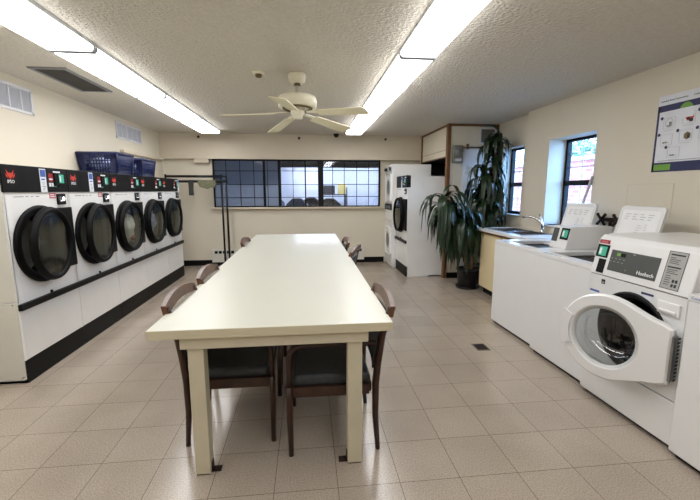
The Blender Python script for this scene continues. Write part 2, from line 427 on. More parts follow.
nmR = ['nearest the camera', 'second from the camera', 'third from the camera', 'at the far end behind fan blades']
for i, (a, b) in enumerate(rowR):
    lab = 'lit fluorescent fixture of the right ceiling row, ' + ('added unseen behind the camera' if i < 2 else nmR[i - 2])
    fixture(.685, .955, a, b, lab if i > 1 else lab + (' (first)' if i else ' (last)'), 'right row of ceiling fluorescent lights')

# ------------------------------------------------------------------ ceiling fan
t = thing('ceiling_fan', 'ivory five-bladed ceiling fan hanging above the long table', 'fan', (-.071, 3.6, CZ)); t.rotation_euler = (math.radians(-3), 0, 0)
MB().lathe([(0, 0), (.072, 0), (.078, -.02), (.07, -.065), (.045, -.085), (0, -.085)], seg=28).build('canopy', 'fan', t)
MB().lathe([(0, -.083), (.03, -.083), (.03, -.1), (.02, -.105), (0, -.105)], seg=16).build('collar', 'brass', t)
MB().cyl((0, 0, -.1), (0, 0, -.2), .017).build('downrod', 'fan', t)
MB().lathe([(0, -.185), (.03, -.185), (.1, -.19), (.165, -.205), (.172, -.23), (.168, -.285), (.14, -.295), (0, -.295)], seg=36).build('motor_housing', 'fan', t)
vb = MB().lathe([(.10, -.293), (.135, -.293), (.13, -.306), (.105, -.306)], seg=30, close=True)
vb.build('vent_ring', 'brass', t)
MB().lathe([(0, -.29), (.06, -.29), (.062, -.335), (.045, -.36), (.04, -.385), (0, -.388)], seg=24).build('switch_housing', 'fan', t)
FPH = 186
for k in range(5):
    a = math.radians(FPH + 72 * k); R = Matrix.Rotation(a, 4, 'Z') @ Matrix.Translation((0, 0, -.333)) @ Matrix.Rotation(math.radians(4.5), 4, 'Y') @ Matrix.Translation((0, 0, .333)); P = Matrix.Rotation(math.radians(-11), 4, 'X')
    b = MB(); out = []
    for (x, y) in ((.2, -.052), (.58, -.068), (.645, -.066), (.66, -.052), (.66, .052), (.645, .066), (.58, .068), (.2, .052)):
        out.append(R @ (Matrix.Translation((0, 0, -.338)) @ (P @ Vector((x, y, 0)))))
    n = R.to_3x3() @ (P.to_3x3() @ Vector((0, 0, 1)))
    bo = b.prism(out, n * .007).build('blade', 'fanb', t)
    i = MB()
    pts = [R @ (Matrix.Translation((0, 0, -.33)) @ (P @ Vector((x, y, 0)))) for (x, y) in ((.09, -.018), (.2, -.02), (.27, -.04), (.27, .04), (.2, .02), (.09, .018))]
    i.prism(pts, n * .006)
    i.build('blade_iron', 'fan', bo)

# ------------------------------------------------------------------ ceiling details
t = thing('ceiling_grille', 'dark slatted air grille in the ceiling left of the light row', 'vent', (-2.13, 4.02, CZ))
f = MB()
for a in ((-.15, .15, -.39, -.36), (-.15, .15, .36, .39), (-.15, -.12, -.36, .36), (.12, .15, -.36, .36)): f.box(*a, -.012, 0)
f.build('frame', 'midgrey', t)
s = MB().box(-.12, .12, -.36, .36, -.003, -.001)
for k in range(24):
    y = -.345 + k * .03; s.prism([(-.12, y, -.003), (-.12, y + .014, -.011), (-.12, y + .017, -.011), (-.12, y + .004, -.003)], (.24, 0, 0))
s.build('slat_panel', 'ventdark', t)
t = thing('smoke_detector', 'small round smoke detector on the ceiling left of the fan', 'detector', (-.40, 3.585, CZ))
MB().lathe([(0, 0), (.055, 0), (.052, -.014), (.03, -.02), (0, -.02)], seg=24).build('base', 'fan', t)
MB().lathe([(0, -.02), (.03, -.02), (.03, -.035), (.022, -.045), (0, -.047)], seg=20).build('sensor', 'brass', t)
t = thing('dome_camera', 'small black dome camera at the far end of the ceiling', 'camera', (.545, 7.2, CZ))
MB().lathe([(0, 0), (.055, 0), (.055, -.015), (0, -.015)], seg=20).build('base', 'blackp', t)
MB().lathe([(.045, -.015), (.042, -.04), (.025, -.058), (0, -.064)], seg=20).build('dome', 'blackp', t)
for i, (x, nm) in enumerate(((-1.915, 'left end of the far beam, above the garment rack'), (-.13, 'middle of the far beam, behind the fan'), (1.485, 'right end of the far beam, above the stacked dryers'))):
    t = thing('sprinkler_head', 'tiny dark sprinkler head on the ' + nm, 'sprinkler', (x, 7.35, 2.365), 0, 'sprinkler heads on the far beam')
    MB().cyl((0, 0, 0), (0, -.012, 0), .024, seg=14).build('escutcheon', 'brass', t)
    MB().cyl((0, -.012, 0), (0, -.04, 0), .01, .016, seg=10).build('nozzle', 'valve', t)
def wall_vent(y0, y1, z0, z1, cols, label):
    t = thing('wall_vent', label, 'vent', (XL, (y0 + y1) / 2, (z0 + z1) / 2), 0, 'white air vents on the left wall')
    w, h = (y1 - y0) / 2, (z1 - z0) / 2
    f = MB()
    for a in ((-w, w, -h, -h + .025), (-w, w, h - .025, h), (-w, -w + .025, -h, h), (w - .025, w, -h, h)): f.box(0, .012, *a)
    for k in range(1, cols): y = -w + 2 * w * k / cols; f.box(0, .011, y - .008, y + .008, -h, h)
    f.build('frame', 'vent', t)
    s = MB().box(0, .002, -w + .02, w - .02, -h + .02, h - .02)
    n = int((h * 2 - .05) / .014)
    for k in range(n):
        z = -h + .027 + k * .014; s.prism([(.002, -w + .02, z), (.009, -w + .02, z - .004), (.009, -w + .02, z - .001), (.002, -w + .02, z + .004)], (0, 2 * w - .04, 0))
    s.build('louvres', 'ventslat', t)
wall_vent(3.25, 4.15, 2.125, 2.36, 6, 'white louvred air vent high on the left wall, cut by the photo edge')
wall_vent(5.78, 6.6, 2.135, 2.365, 5, 'white louvred air vent high on the left wall, above the baskets')

# ------------------------------------------------------------------ dryers
def dryer(t, w, h, depth, logo=True, strip=None, pink=True, ajar=0.0):
    hw = w / 2; z1 = h - .195; ydc, zdc, R = -.042, 1.005, .288
    g = .003
    c = MB()
    c.box(-depth, 0, -hw + g, -hw + .018, .0, h); c.box(-depth, 0, hw - .018, hw - g, .0, h)
    c.box(-depth, -depth + .015, -hw + g, hw - g, 0, h); c.box(-depth, 0, -hw + g, hw - g, h - .015, h); c.box(-depth, 0, -hw + g, hw - g, .0, .02)
    c.holed(0, -hw + .012, hw - .012, .555, z1, ydc, zdc, R - .045)
    c.build('cabinet', 'enamel2', t)
    MB().box(-.02, .006, -hw + .005, hw - .005, .175, .553, .004).build('lower_panel', 'enamel2', t)
    MB().box(-.02, .003, -hw + g, hw - g, .0, .172).build('toe_kick', 'black', t)
    MB().box(0, .03, -hw, hw, .553, .6, .004).build('bumper_bar', 'blackp', t)
    b = MB().cyl((.0, .0, .61), (.012, .0, .61), .011, seg=12); b.box(.004, .012, -.008, .008, .6, .612); b.build('lock', 'blackp', t)
    d = MB().lathe([(R - .047, 0), (R - .047, -depth * .8), (0, -depth * .8)], (0, ydc, zdc), (1, 0, 0), 40)
    d.build('drum', 'drumsteel', t)
    # control panel
    p = MB().box(-.05, .008, -hw + g, hw - g, z1, h, .003).build('control_panel', 'blackpanel', t)
    if logo:
        ly, lz = -hw + .085, z1 + .125
        m = MB()
        def q(*pts): m.prism([(.0085, ly + a, lz + b_) for a, b_ in pts], (.001, 0, 0))
        q((-.036, .034), (-.028, -.004), (0, -.032), (.028, -.004), (.036, .034), (.018, .012), (-.018, .012))
        q((-.045, .01), (-.04, -.012), (-.018, -.03), (-.03, -.006)); q((.045, .01), (.04, -.012), (.018, -.03), (.03, -.006))
        m.build('logo', 'red', p)
        text('wordmark', 'IPSO', 'white', p, (.009, ly, lz - .05), (0, 1, 0), (0, 0, 1), .034)
    if strip is not None:
        s = MB().box(.008, .0095, strip - .036, strip + .036, z1 - .0, h - .012)
        s.mi = 1; s.box(.0095, .0105, strip - .03, strip + .03, h - .075, h - .02); s.box(.0095, .0102, strip - .022, strip + .02, h - .1, h - .09)
        s.mi = 2
        for k in range(5): s.box(.0095, .0102, strip - .02 + .01 * (k % 2), strip + .004 + .012 * (k % 3), z1 + .015 + k * .014, z1 + .019 + k * .014)
        s.build('instruction_strip', ['labelwhite', 'bluelab', 'midgrey'], t)
    # payment unit
    cy = hw - .135
    k_ = MB().box(.008, .02, cy - .055, cy + .045, z1 + .055, h - .04, .003); r_ = k_.build('card_reader', 'blackp', t)
    s = MB().box(.02, .0225, cy + .0, cy + .06, z1 + .075, h - .05); s.mi = 1; s.box(.0225, .023, cy + .006, cy + .022, z1 + .085, h - .06); s.build('screen', ['teal', 'labelwhite'], r_)
    s = MB().box(.008, .0095, cy - .115, cy - .06, z1 + .085, h - .045); s.mi = 1; s.box(.0095, .01, cy - .11, cy - .065, z1 + .098, z1 + .11)
    s.mi = 1; s.box(.008, .0095, cy - .115, cy - .09, z1 + .045, z1 + .075); s.box(.008, .0095, cy - .083, cy - .06, z1 + .045, z1 + .075)
    s.mi = 1; s.box(.008, .0095, cy - .05, cy + .04, h - .036, h - .024); s.mi = 2; s.box(.008, .0095, cy - .05, cy - .02, z1 + .04, z1 + .05)
    s.build('payment_label', ['darkred', 'labelwhite', 'teal'], p)
    ky = -hw + .63
    kk = MB().box(0, .012, ky - .055, ky + .055, z1 - .105, z1 - .015, .004).build('knob_plate', 'blackp', t)
    MB().cyl((.012, ky - .005, z1 - .055), (.03, ky - .005, z1 - .055), .024, .02, 16).build('knob', 'chrome', kk)
    if pink:
        s = MB().box(0, .002, ky - .14, ky - .06, z1 - .05, z1 - .008); s.mi = 1; s.box(.002, .0025, ky - .13, ky - .07, z1 - .04, z1 - .032); s.box(.002, .0025, ky - .13, ky - .08, z1 - .025, z1 - .018)
        s.build('price_label', ['pinkred', 'labelwhite'], t)
    s = MB()
    for y0, y1 in ((.1, .2), (.22, .25), (.28, .3), (.33, .37)): s.box(0, .001, -hw + y0, -hw + y1, z1 - .035, z1 - .03)
    s.build('printed_marks', 'midgrey', t)
    # door
    MB().lathe([(R - .05, .0), (R + .008, 0), (R + .012, .008), (R + .012, .022), (R + .004, .03), (R - .03, .03), (R - .05, .02), (R - .056, -.16), (R - .05, -.16)], (0, ydc, zdc), (1, 0, 0), 56, close=True).build('door_gasket', 'rubber', t)  # gasket, plus a black inner liner added to darken the door gap
    c_, s_ = math.cos(ajar), math.sin(ajar)
    hg = Vector((.032, ydc + R, zdc)); ax_ = Vector((c_, s_, 0)); ce = hg + Vector((s_, -c_, 0)) * R
    D = MB().lathe([(R - .045, .0), (R - .004, 0), (R, .006), (R, .022), (R - .006, .028), (R - .006, .04), (R - .012, .048), (R - .028, .048), (R - .04, .042), (R - .045, .02)], ce, ax_, 56, close=True)
    D = D.build('door', 'rubber', t)
    MB().lathe([(0, .044), (.08, .042), (.15, .038), (R - .042, .03)], ce, ax_, 48).build('door_glass', 'doorglass', D)
    MB().box(.0, .026, ydc + .12, hw - .012, .765, 1.275, .004).build('hinge_plate', 'blackp', t)
DY = [3.29, 4.032, 4.774, 5.516, 6.258]
DL = ['white tumble dryer with black round door, nearest of the wall row, its side panel showing',
      'white tumble dryer second from the near end of the wall row, below the basket end',
      'white tumble dryer in the middle of the wall row, pale laundry behind its door glass',
      'white tumble dryer second from the garment rack, narrow pale laundry behind its glass',
      'white tumble dryer at the far end of the wall row, beside the garment rack']
for i, y in enumerate(DY):
    t = thing('tumble_dryer', DL[i], 'dryer', (-2.09, y, 0), 0, 'tumble dryers along the left wall')
    dryer(t, .742, 1.6, .5, strip=(.055 if i == 0 else (.0 if i == 1 else (.33 if i == 4 else None))), pink=i < 2, ajar=math.radians((6.5, 5.5, 0, 0, 0)[i]))
    if i == 0:
        s = MB().box(-.495, -.004, -.3745, -.369, .62, 1.6, .001).box(-.495, -.004, -.3745, -.369, .03, .61, .001)
        s.mi = 1
        for x, z in ((-.03, .6), (-.02, .05), (-.03, .04)): s.cyl((x, -.3755, z), (x, -.374, z), .006, seg=8)
        plabel(s.build('side_panel', ['offwhite', 'midgrey'], t), 'cream side panel')
def blob(name, m, seed, c, rx, ry, rz, label, cat, group=None):
    r = random.Random(seed); b = bmesh.new(); bmesh.ops.create_icosphere(b, subdivisions=4, radius=1)
    ph = [(Vector((r.uniform(-1, 1), r.uniform(-1, 1), r.uniform(-1, 1))).normalized() * r.uniform(3, 9), r.uniform(0, 6), r.uniform(.02, .08)) for _ in range(14)]
    for v in b.verts:
        n = v.co.normalized(); k = 1 + sum(a * math.sin(n.dot(w_) + p_) for w_, p_, a in ph)
        v.co = Vector((n.x * rx * k, n.y * ry * k, n.z * rz * k))
    for f in b.faces: f.smooth = True
    q = MB(); q.bm.free(); q.bm = b
    return tag(q.build(name, m, loc=c), label, cat, group)
blob('laundry_pile', 'cloth_w', 3, (-2.125, 4.75, .995), .075, .12, .17, 'pale crumpled laundry inside the middle wall dryer', 'laundry')
blob('laundry_pile', 'cloth_b', 5, (-2.125, 5.43, 1.02), .07, .06, .16, 'narrow whitish laundry inside the fourth wall dryer', 'laundry')
blob('laundry_bundle', 'cloth_r', 8, (-2.09, 4.80, .875), .04, .05, .04, 'reddish patterned garment under the pale laundry in the middle dryer', 'laundry')

# corner dryer, faces the table
t = thing('tumble_dryer', 'tall white tumble dryer in the right far corner, side facing the camera, black round door', 'dryer', (1.6, 6.44, 0), PI)
dryer(t, .75, 1.655, .75, logo=False, strip=-.0, pink=False)
# stacked washer dryer
t = thing('stacked_dryer', 'white stacked pair of small dryers beside the far window, partly behind the corner dryer', 'dryer', (1.52, 7.125, 0), PI)
c = MB().box(-.7, 0, -.3, .3, .03, .86, .006).box(-.7, 0, -.3, .3, .87, 1.875, .006); c.box(-.66, -.03, -.28, .28, 0, .04)
c.build('cabinet', 'enamel2', t)
for zc in (.5, 1.47):
    d = MB().box(0, .018, -.2, .24, zc - .26, zc + .24, .03, 3).build('door', 'enamel2', t)
    MB().lathe([(.12, .018), (.15, .026), (.165, .018)], (0, .02, zc), (1, 0, 0), 36).build('door_ring', 'lightgrey', d)
    MB().lathe([(0, .024), (.08, .022), (.125, .019)], (0, .02, zc), (1, 0, 0), 36).build('door_glass', 'midgrey', d)
p = MB().box(0, .02, -.27, .27, 1.06, 1.17, .006).build('control_panel', 'blackp', t)
for y in (-.2, 0, .2): MB().cyl((.02, y, 1.115), (.04, y, 1.115), .025, seg=14).build('knob', 'steel', p)
p = MB().box(0, .02, -.27, .27, 1.755, 1.85, .006).build('control_panel', 'lightgrey', t)
for y in (-.22, -.1, .2): MB().cyl((.02, y, 1.80), (.045, y, 1.80), .028, seg=14).build('knob', 'blackp', p)

# ------------------------------------------------------------------ laundry baskets
def basket(loc, lx, ly, h, label, contents=True):
    t = thing('laundry_basket', label, 'basket', loc, 0, 'blue laundry baskets on the dryers')
    fl = 1.14
    m = MB(); th = .006
    # lattice walls: four sides made of bars, flaring upward
    def P(sx, sy, z):
        k = 1 + (fl - 1) * z / h; return Vector((sx * lx / 2 * k, sy * ly / 2 * k, z))
    def wall(a, b, n, rows):
        for i in range(n + 1):
            u = i / n; sx, sy = a[0] + (b[0] - a[0]) * u, a[1] + (b[1] - a[1]) * u
            m.tube([P(sx, sy, 0), P(sx, sy, h)], .0075 if i not in (0, n) else .016, 5)
        for z in rows: m.tube([P(a[0], a[1], z), P(b[0], b[1], z)], .0075, 5)
    rows = [h * k / 6 for k in range(1, 5)]
    cs = [(-1, -1), (1, -1), (1, 1), (-1, 1)]
    for i in range(4):
        a, b = cs[i], cs[(i + 1) % 4]; wall(a, b, 13 if i % 2 == 0 else 18, rows)
        # solid band under the rim, with a hand hole on the short sides
        for u0, u1 in (((0, .3), (.7, 1)) if i % 2 == 0 else ((0, 1),)):
            pa = [a[0] + (b[0] - a[0]) * u0, a[1] + (b[1] - a[1]) * u0]; pb = [a[0] + (b[0] - a[0]) * u1, a[1] + (b[1] - a[1]) * u1]
            q0, q1, q2, q3 = P(*pa, h * .72), P(*pb, h * .72), P(*pb, h), P(*pa, h)
            n = (q1 - q0).cross(q3 - q0).normalized() * th
            m.prism([q0, q1, q2, q3], n)
        # solid corner panels
        for u0, u1 in ((0, .14), (.86, 1)):
            pa = [a[0] + (b[0] - a[0]) * u0, a[1] + (b[1] - a[1]) * u0]; pb = [a[0] + (b[0] - a[0]) * u1, a[1] + (b[1] - a[1]) * u1]
            q0, q1, q2, q3 = P(*pa, 0), P(*pb, 0), P(*pb, h), P(*pa, h); n = (q1 - q0).cross(q3 - q0).normalized() * th
            m.prism([q0, q1, q2, q3], n)
    m.box(-lx / 2, lx / 2, -ly / 2, ly / 2, 0, .008)
    m.build('basket_body', 'basket', t)
    r = MB(); k = fl
    r.tube([(-lx / 2 * k, -ly / 2 * k, h), (lx / 2 * k, -ly / 2 * k, h), (lx / 2 * k, ly / 2 * k, h), (-lx / 2 * k, ly / 2 * k, h), (-lx / 2 * k, -ly / 2 * k, h), (0, -ly / 2 * k, h)], .018, 8)
    r.build('rim', 'basket', t)
    return t
basket((-2.375, 4.985, 1.604), .37, .37, .235, 'larger navy blue plastic laundry basket on the dryer tops, nearer the camera')
basket((-2.375, 5.68, 1.604), .37, .39, .22, 'navy blue plastic laundry basket on the dryer tops, farther from the camera')
blob('laundry_pile', 'cloth_b', 11, (-2.375, 4.985, 1.705), .15, .15, .085, 'blue and white laundry seen through the nearer blue basket', 'laundry')
blob('laundry_pile', 'cloth_b', 12, (-2.375, 5.68, 1.70), .15, .16, .08, 'blue and white laundry seen through the farther blue basket', 'laundry')

# ------------------------------------------------------------------ garment rack and what hangs on it
t = thing('garment_rack', 'black tubular garment rack standing by the far wall next to the dryers', 'rack', (-1.9, 7.13, 0))
RP = [(.36, .07), (.47, .07)]
r = MB().tube([(-.58, .07, 1.665), (.40, .07, 1.665)], .022, 8); r.build('top_rail', 'hang', t)
MB().tube([(-.5, .0, 1.575), (.48, .0, 1.575)], .021, 8).build('lower_rail', 'hang', t)
for x, y, z in ((.375, .07, 1.7), (.47, .0, 1.66), (-.58, .07, 1.7)):
    MB().tube([(x, y, .04), (x, y, z)], .018, 8).build('post', 'hang', t)
    MB().lathe([(0, 0), (.022, 0), (.022, .05), (0, .05)], (x, y, 0), seg=12).build('foot', 'blackp', t)
for z in (1.66, 1.575): MB().tube([(.375, .07, z), (.47, 0, z)], .013, 8).build('link', 'hang', t)
s = MB(); s.prism([(-2.075, 7.108, 1.60), (-1.985, 7.108, 1.60), (-2.0, 7.105, 1.42), (-1.995, 7.105, 1.33), (-2.075, 7.105, 1.33), (-2.07, 7.108, 1.45)], (0, .04, 0), .008)
tag(s.build('sock', 'sock'), 'dark grey sock draped over the lower rail of the garment rack', 'sock')
s = MB()
pts = [(-1.925, 1.60), (-1.60, 1.60), (-1.60, 1.52), (-1.63, 1.47), (-1.70, 1.475), (-1.755, 1.445), (-1.815, 1.46), (-1.885, 1.475), (-1.905, 1.53)]
s.prism([(x, 7.105, z) for x, z in pts], (0, .05, 0), .01)
tag(s.build('folded_cloth', 'olive'), 'olive patterned cloth draped over the garment rack beside the dark sock', 'cloth')

# heater
t = thing('baseboard_heater', 'white baseboard heater with dark louvre slots under the far window', 'heater', (-.355, YF, 0))
b = MB().prism([(-1.45, -.015, .07), (-1.45, -.08, .07), (-1.45, -.08, .2), (-1.45, -.075, .31), (-1.45, -.015, .31)], (2.9, 0, 0)); b.build('casing', 'offwhite', t)
b = MB()
for x0 in (-1.40, 1.27):
    for k in range(5):
        if x0 > 0 and k > 1: break
        b.box(x0 + k * .075, x0 + k * .075 + .055, -.082, -.078, .235, .285)
b.build('louvre_slots', 'black', t)

# ------------------------------------------------------------------ table
t = thing('long_table', 'long cream laminate folding table in the middle of the room', 'table', (-.17, 3.74, 0))
TX0, TX1, TY0, TY1, TT = -.578, .576, -1.965, 1.97, .778
b = MB().box(TX0, TX1, TY0, TY1, TT - .044, TT, .003); b.build('tabletop', 'laminate', t)
b = MB()
for a in ((TX0 - .002, TX0, TY0 - .002, TY1 + .002), (TX1, TX1 + .002, TY0 - .002, TY1 + .002), (TX0, TX1, TY0 - .002, TY0), (TX0, TX1, TY1, TY1 + .002)): b.box(*a, TT - .044, TT - .002)
b.build('edge_band', 'laminate_e', t)
LY = (-1.935, 1.865)
b = MB()
for y in (LY[0] - .012, LY[1] + .06): b.box(-.44, .46, y, y + .022, TT - .104, TT - .044, .002)
for x in (-.43, .428): b.box(x, x + .022, LY[0] + .012, LY[1] + .06, TT - .104, TT - .044, .002)
b.build('apron', 'tleg', t)
for x in (-.411, .357):
    for y in (LY[0], LY[1]):
        l = MB().box(x, x + .074, y, y + .074, .006, TT - .044, .003).build('leg', 'tleg', t)
        s = 1 if x < 0 else -1; xi = x + .074 if s > 0 else x
        MB().box(xi, xi + s * .045, y + .02, y + .06, 0, .006, .001).box(xi, xi + s * .004, y + .02, y + .06, 0, .05).cyl((xi + s * .03, y + .04, .006), (xi + s * .03, y + .04, .014), .008, seg=8).box(x + .004, x + .07, y + .004, y + .07, 0, .008).build('floor_bracket', 'valve', l)

# ------------------------------------------------------------------ chairs
def chair(x, y, rz, label):
    t = thing('dining_chair', label, 'chair', (x, y, 0), rz, 'chairs around the long table')
    for s in (-1, 1):
        MB().tube([(.235, s * .245, 0), (.238, s * .25, .3), (.238, s * .252, .40)], [.014, .018, .018], 8).build('leg', 'wood', t)
        pts = [(-.24, s * .235, 0), (-.225, s * .235, .2), (-.225, s * .235, .38), (-.235, s * .236, .5), (-.258, s * .238, .65), (-.29, s * .24, .78), (-.298, s * .24, .805)]
        MB().tube(pts, [.013, .017, .02, .02, .018, .016, .014], 8, 1.2).build('leg', 'wood', t)
        # arm: rises from the front leg, bends back
        A = [(.238, s * .252, .39), (.236, s * .252, .54)]
        for k in range(1, 7):
            a = PI / 2 * k / 6; A.append((.236 - .07 * (1 - math.cos(a)), s * .252, .555 + .07 * math.sin(a)))
        A += [(.0, s * .252, .628), (-.22, s * .245, .62)]
        MB().tube(A, .015, 8).build('armrest', 'wood', t)
    f = MB().box(.215, .235, -.24, .24, .335, .39, .004).box(-.205, -.185, -.225, .225, .335, .39, .004)
    for s in (-1, 1): f.box(-.19, .222, s * .24 - .012, s * .24 + .012, .335, .39, .004)
    f.build('seat_frame', 'wood', t)
    MB().box(-.2, .225, -.228, .228, .37, .445, .03, 3).build('seat', 'uphol', t)
    # curved padded back
    b = MB(); n = 8; rows = [(.47, -.205), (.55, -.217), (.66, -.24), (.75, -.265)]
    grid = []
    for z, xx in rows:
        row = []
        for k in range(n + 1):
            yy = -.225 + .45 * k / n; row.append(Vector((xx - .02 * (1 - (yy / .225) ** 2), yy, z)))
        grid.append(row)
    for i in range(len(rows) - 1):
        for k in range(n):
            q = [grid[i][k], grid[i][k + 1], grid[i + 1][k + 1], grid[i + 1][k]]
            b.prism(q, (-.03, 0, 0))
    b.build('backrest', 'uphol', t)
    r = MB(); L = []
    for k in range(n + 3):
        yy = -.262 + .524 * k / (n + 2); u = yy / .262; L.append((yy, -.283 - .014 * (1 - u * u), .792 + .034 * (1 - u * u)))
    for (y0, x0, h0), (y1, x1, h1) in zip(L, L[1:]):
        r.prism([(x0, y0, h0 - .03), (x0 - .012, y0, h0 + .028), (x1 - .012, y1, h1 + .028), (x1, y1, h1 - .03)], (-.026, 0, 0))
    plabel(r.build('top_rail', 'woodrail', t), 'worn brown wooden top rail')
    return t
chair(-.45, 2.29, 0, 'dark wooden armchair tucked under the near left end of the table')
chair(-.45, 2.94, 0, 'dark wooden armchair second from the near end, on the left of the table')
chair(-.45, 4.72, 0, 'dark wooden armchair at the far left end of the table')
chair(.125, 2.15, PI, 'dark wooden armchair tucked under the near right end of the table')
chair(.20, 4.0, PI - .30, 'wooden armchair with turned back at the far right of the table, nearer of two')
chair(.16, 4.62, PI, 'wooden armchair at the far right of the table, farther of two, mostly hidden')

# ------------------------------------------------------------------ washers (row faces the table)
RW = PI + math.radians(1.5)
def wl(y): return (1.958 + (y - 2.7) * .026, y, 0)   # front line of the row
def washer_top(t, w, opened=True):
    """local: +X front, Y along; origin at front bottom centre; far end of the row is -Y"""
    hw = w / 2 - .003; D = .70; H = .90
    MB().box(-D, 0, -hw, hw, .03, H - .035, .006).build('cabinet', 'enamel', t)
    MB().box(-D + .02, -.03, -hw + .02, hw - .02, 0, .03).build('base', 'black', t)
    tx0, tx1, ty0, ty1 = -.47, -.09, -.24, .22
    f = MB()
    for a in ((-D, tx0, -hw, hw), (tx1, 0.004, -hw, hw), (tx0, tx1, -hw, ty0), (tx0, tx1, ty1, hw)): f.box(a[0], a[1], a[2], a[3], H - .034, H, .003)
    f.build('deck', 'enamel', t)
    s = MB()
    for y0, y1 in ((-.25, -.2), (-.18, -.15), (-.12, -.1), (-.07, -.05)): s.box(-.03, -.02, y0, y1, H, H + .0008); s.box(-.012, -.008, y0, y1 - .01, H, H + .0008)
    s.build('printed_marks', 'midgrey', t)
    if opened:
        d = MB().lathe([(.2, -.045), (.2, -.034), (.155, -.034)], (-.28, -.01, H), seg=36).build('tub_rim', 'lightgrey', t)
        MB().box(tx0, tx1, ty0, ty1, H - .036, H - .034).build('tub_shade', 'blackp', t)  # flat black sheet standing for the shaded inside of the open tub
        # raised lid, leaning back
        an = math.radians(14)
        def LP(y, z, dx=0): return (-.60 - math.sin(an) * z + dx, y, H + .015 + math.cos(an) * z)
        out = []
        y0, y1, h, r = -.235, .165, .382, .03
        for (cy, cz, a0) in ((y0 + r, h - r, 180), (y1 - r, h - r, 90)):
            for k in range(5):
                a = math.radians(a0 - 90 * k / 4); out.append(LP(cy + r * math.cos(a), cz + r * math.sin(a)))
        out += [LP(y1, 0), LP(y0, 0)]
        lid = MB().prism(out, (-.022, 0, .004)).build('lid', 'enamel', t)
        m = MB(); c = [LP(y, z, .0015) for y, z in ((y0 + .03, .02), (y1 - .03, .02), (y1 - .03, h - .03), (y0 + .03, h - .03))]
        m.prism(c, (-.001, 0, 0)); m.mi = 1
        def strip(ya, yb, za, zb): m.prism([LP(ya, za, .003), LP(yb, za, .003), LP(yb, zb, .003), LP(ya, zb, .003)], (.0006, 0, 0))
        for k in range(3):
            for j in range(4):
                strip(-.17 + j * .07, -.17 + j * .07 + .05 - .01 * ((k + j) % 3), .315 - k * .02, .322 - k * .02)
        for k in range(4): strip(-.03 - .006 * k, .0 + .012 * (k % 2), .225 - k * .018, .230 - k * .018); strip(.03, .055, .235 - k * .02, .24 - k * .02)
        m.build('lid_liner', ['white', 'faint'], lid)
        MB().cyl(LP(.14, .15, .001), LP(.14, .15, .01), .009, seg=10).build('lid_switch', 'blackp', lid)
        for y in (-.2, .13): MB().box(-.64, -.6, y - .02, y + .02, H, H + .03, .003).build('hinge', 'lightgrey', t)
        # payment box at the near end
        c0, c1 = hw - .22, hw - .0
        b = MB().prism([(-.24, c0, H), (-.285, c0, H + .2), (-.68, c0, H + .2), (-.68, c0, H)], (0, c1 - c0, 0), .004)
        pb = b.build('payment_box', 'enamel', t)
        def FP(y, z, dx=.001): return (-.24 - .045 * z / .2 + dx, y, H + z)
        MB().prism([FP(c0 + .01, .06), FP(c0 + .08, .06), FP(c0 + .08, .18), FP(c0 + .01, .18)], (.003, 0, 0)).build('display', 'grey', pb)
        k = MB().prism([FP(c0 + .115, .085), FP(c1 - .006, .085), FP(c1 - .006, .185), FP(c0 + .115, .185)], (.004, 0, 0)).build('card_reader', 'blackp', pb)
        g = MB().prism([FP(c0 + .135, .105, .005), FP(c1 - .018, .105, .005), FP(c1 - .018, .17, .005), FP(c0 + .135, .17, .005)], (.002, 0, 0))
        g.mi = 1; g.prism([FP(c0 + .14, .115, .007), FP(c0 + .16, .115, .007), FP(c0 + .16, .16, .007), FP(c0 + .14, .16, .007)], (.001, 0, 0))
        g.build('screen', ['teal', 'labelwhite'], k)
    else:
        MB().box(tx0, tx1, ty0, ty1, H - .034, H + .008, .006).build('lid', 'enamel', t)
        MB().prism([(-.52, -hw, H), (-.58, -hw, H + .2), (-D, -hw, H + .2), (-D, -hw, H)], (0, 2 * hw, 0), .004).build('console', 'lightgrey', t)
        text('wordmark', 'Commercial', 'bluelab', t, (.0045, -.27, H - .018), (0, 1, 0), (0, 0, 1), .02)
t = thing('top_load_washer', 'white top-loading washer next to the sink counter, lid up', 'washer', wl(3.455), RW, 'white washers along the right wall')
washer_top(t, .765)
t = thing('top_load_washer', 'white top-loading washer beside the front loader, lid up', 'washer', wl(2.733), RW, 'white washers along the right wall')
washer_top(t, .67)
t = thing('top_load_washer', 'plain white washer cut off by the right edge of the photo', 'washer', wl(1.35), RW, 'white washers along the right wall')
washer_top(t, .68, False)

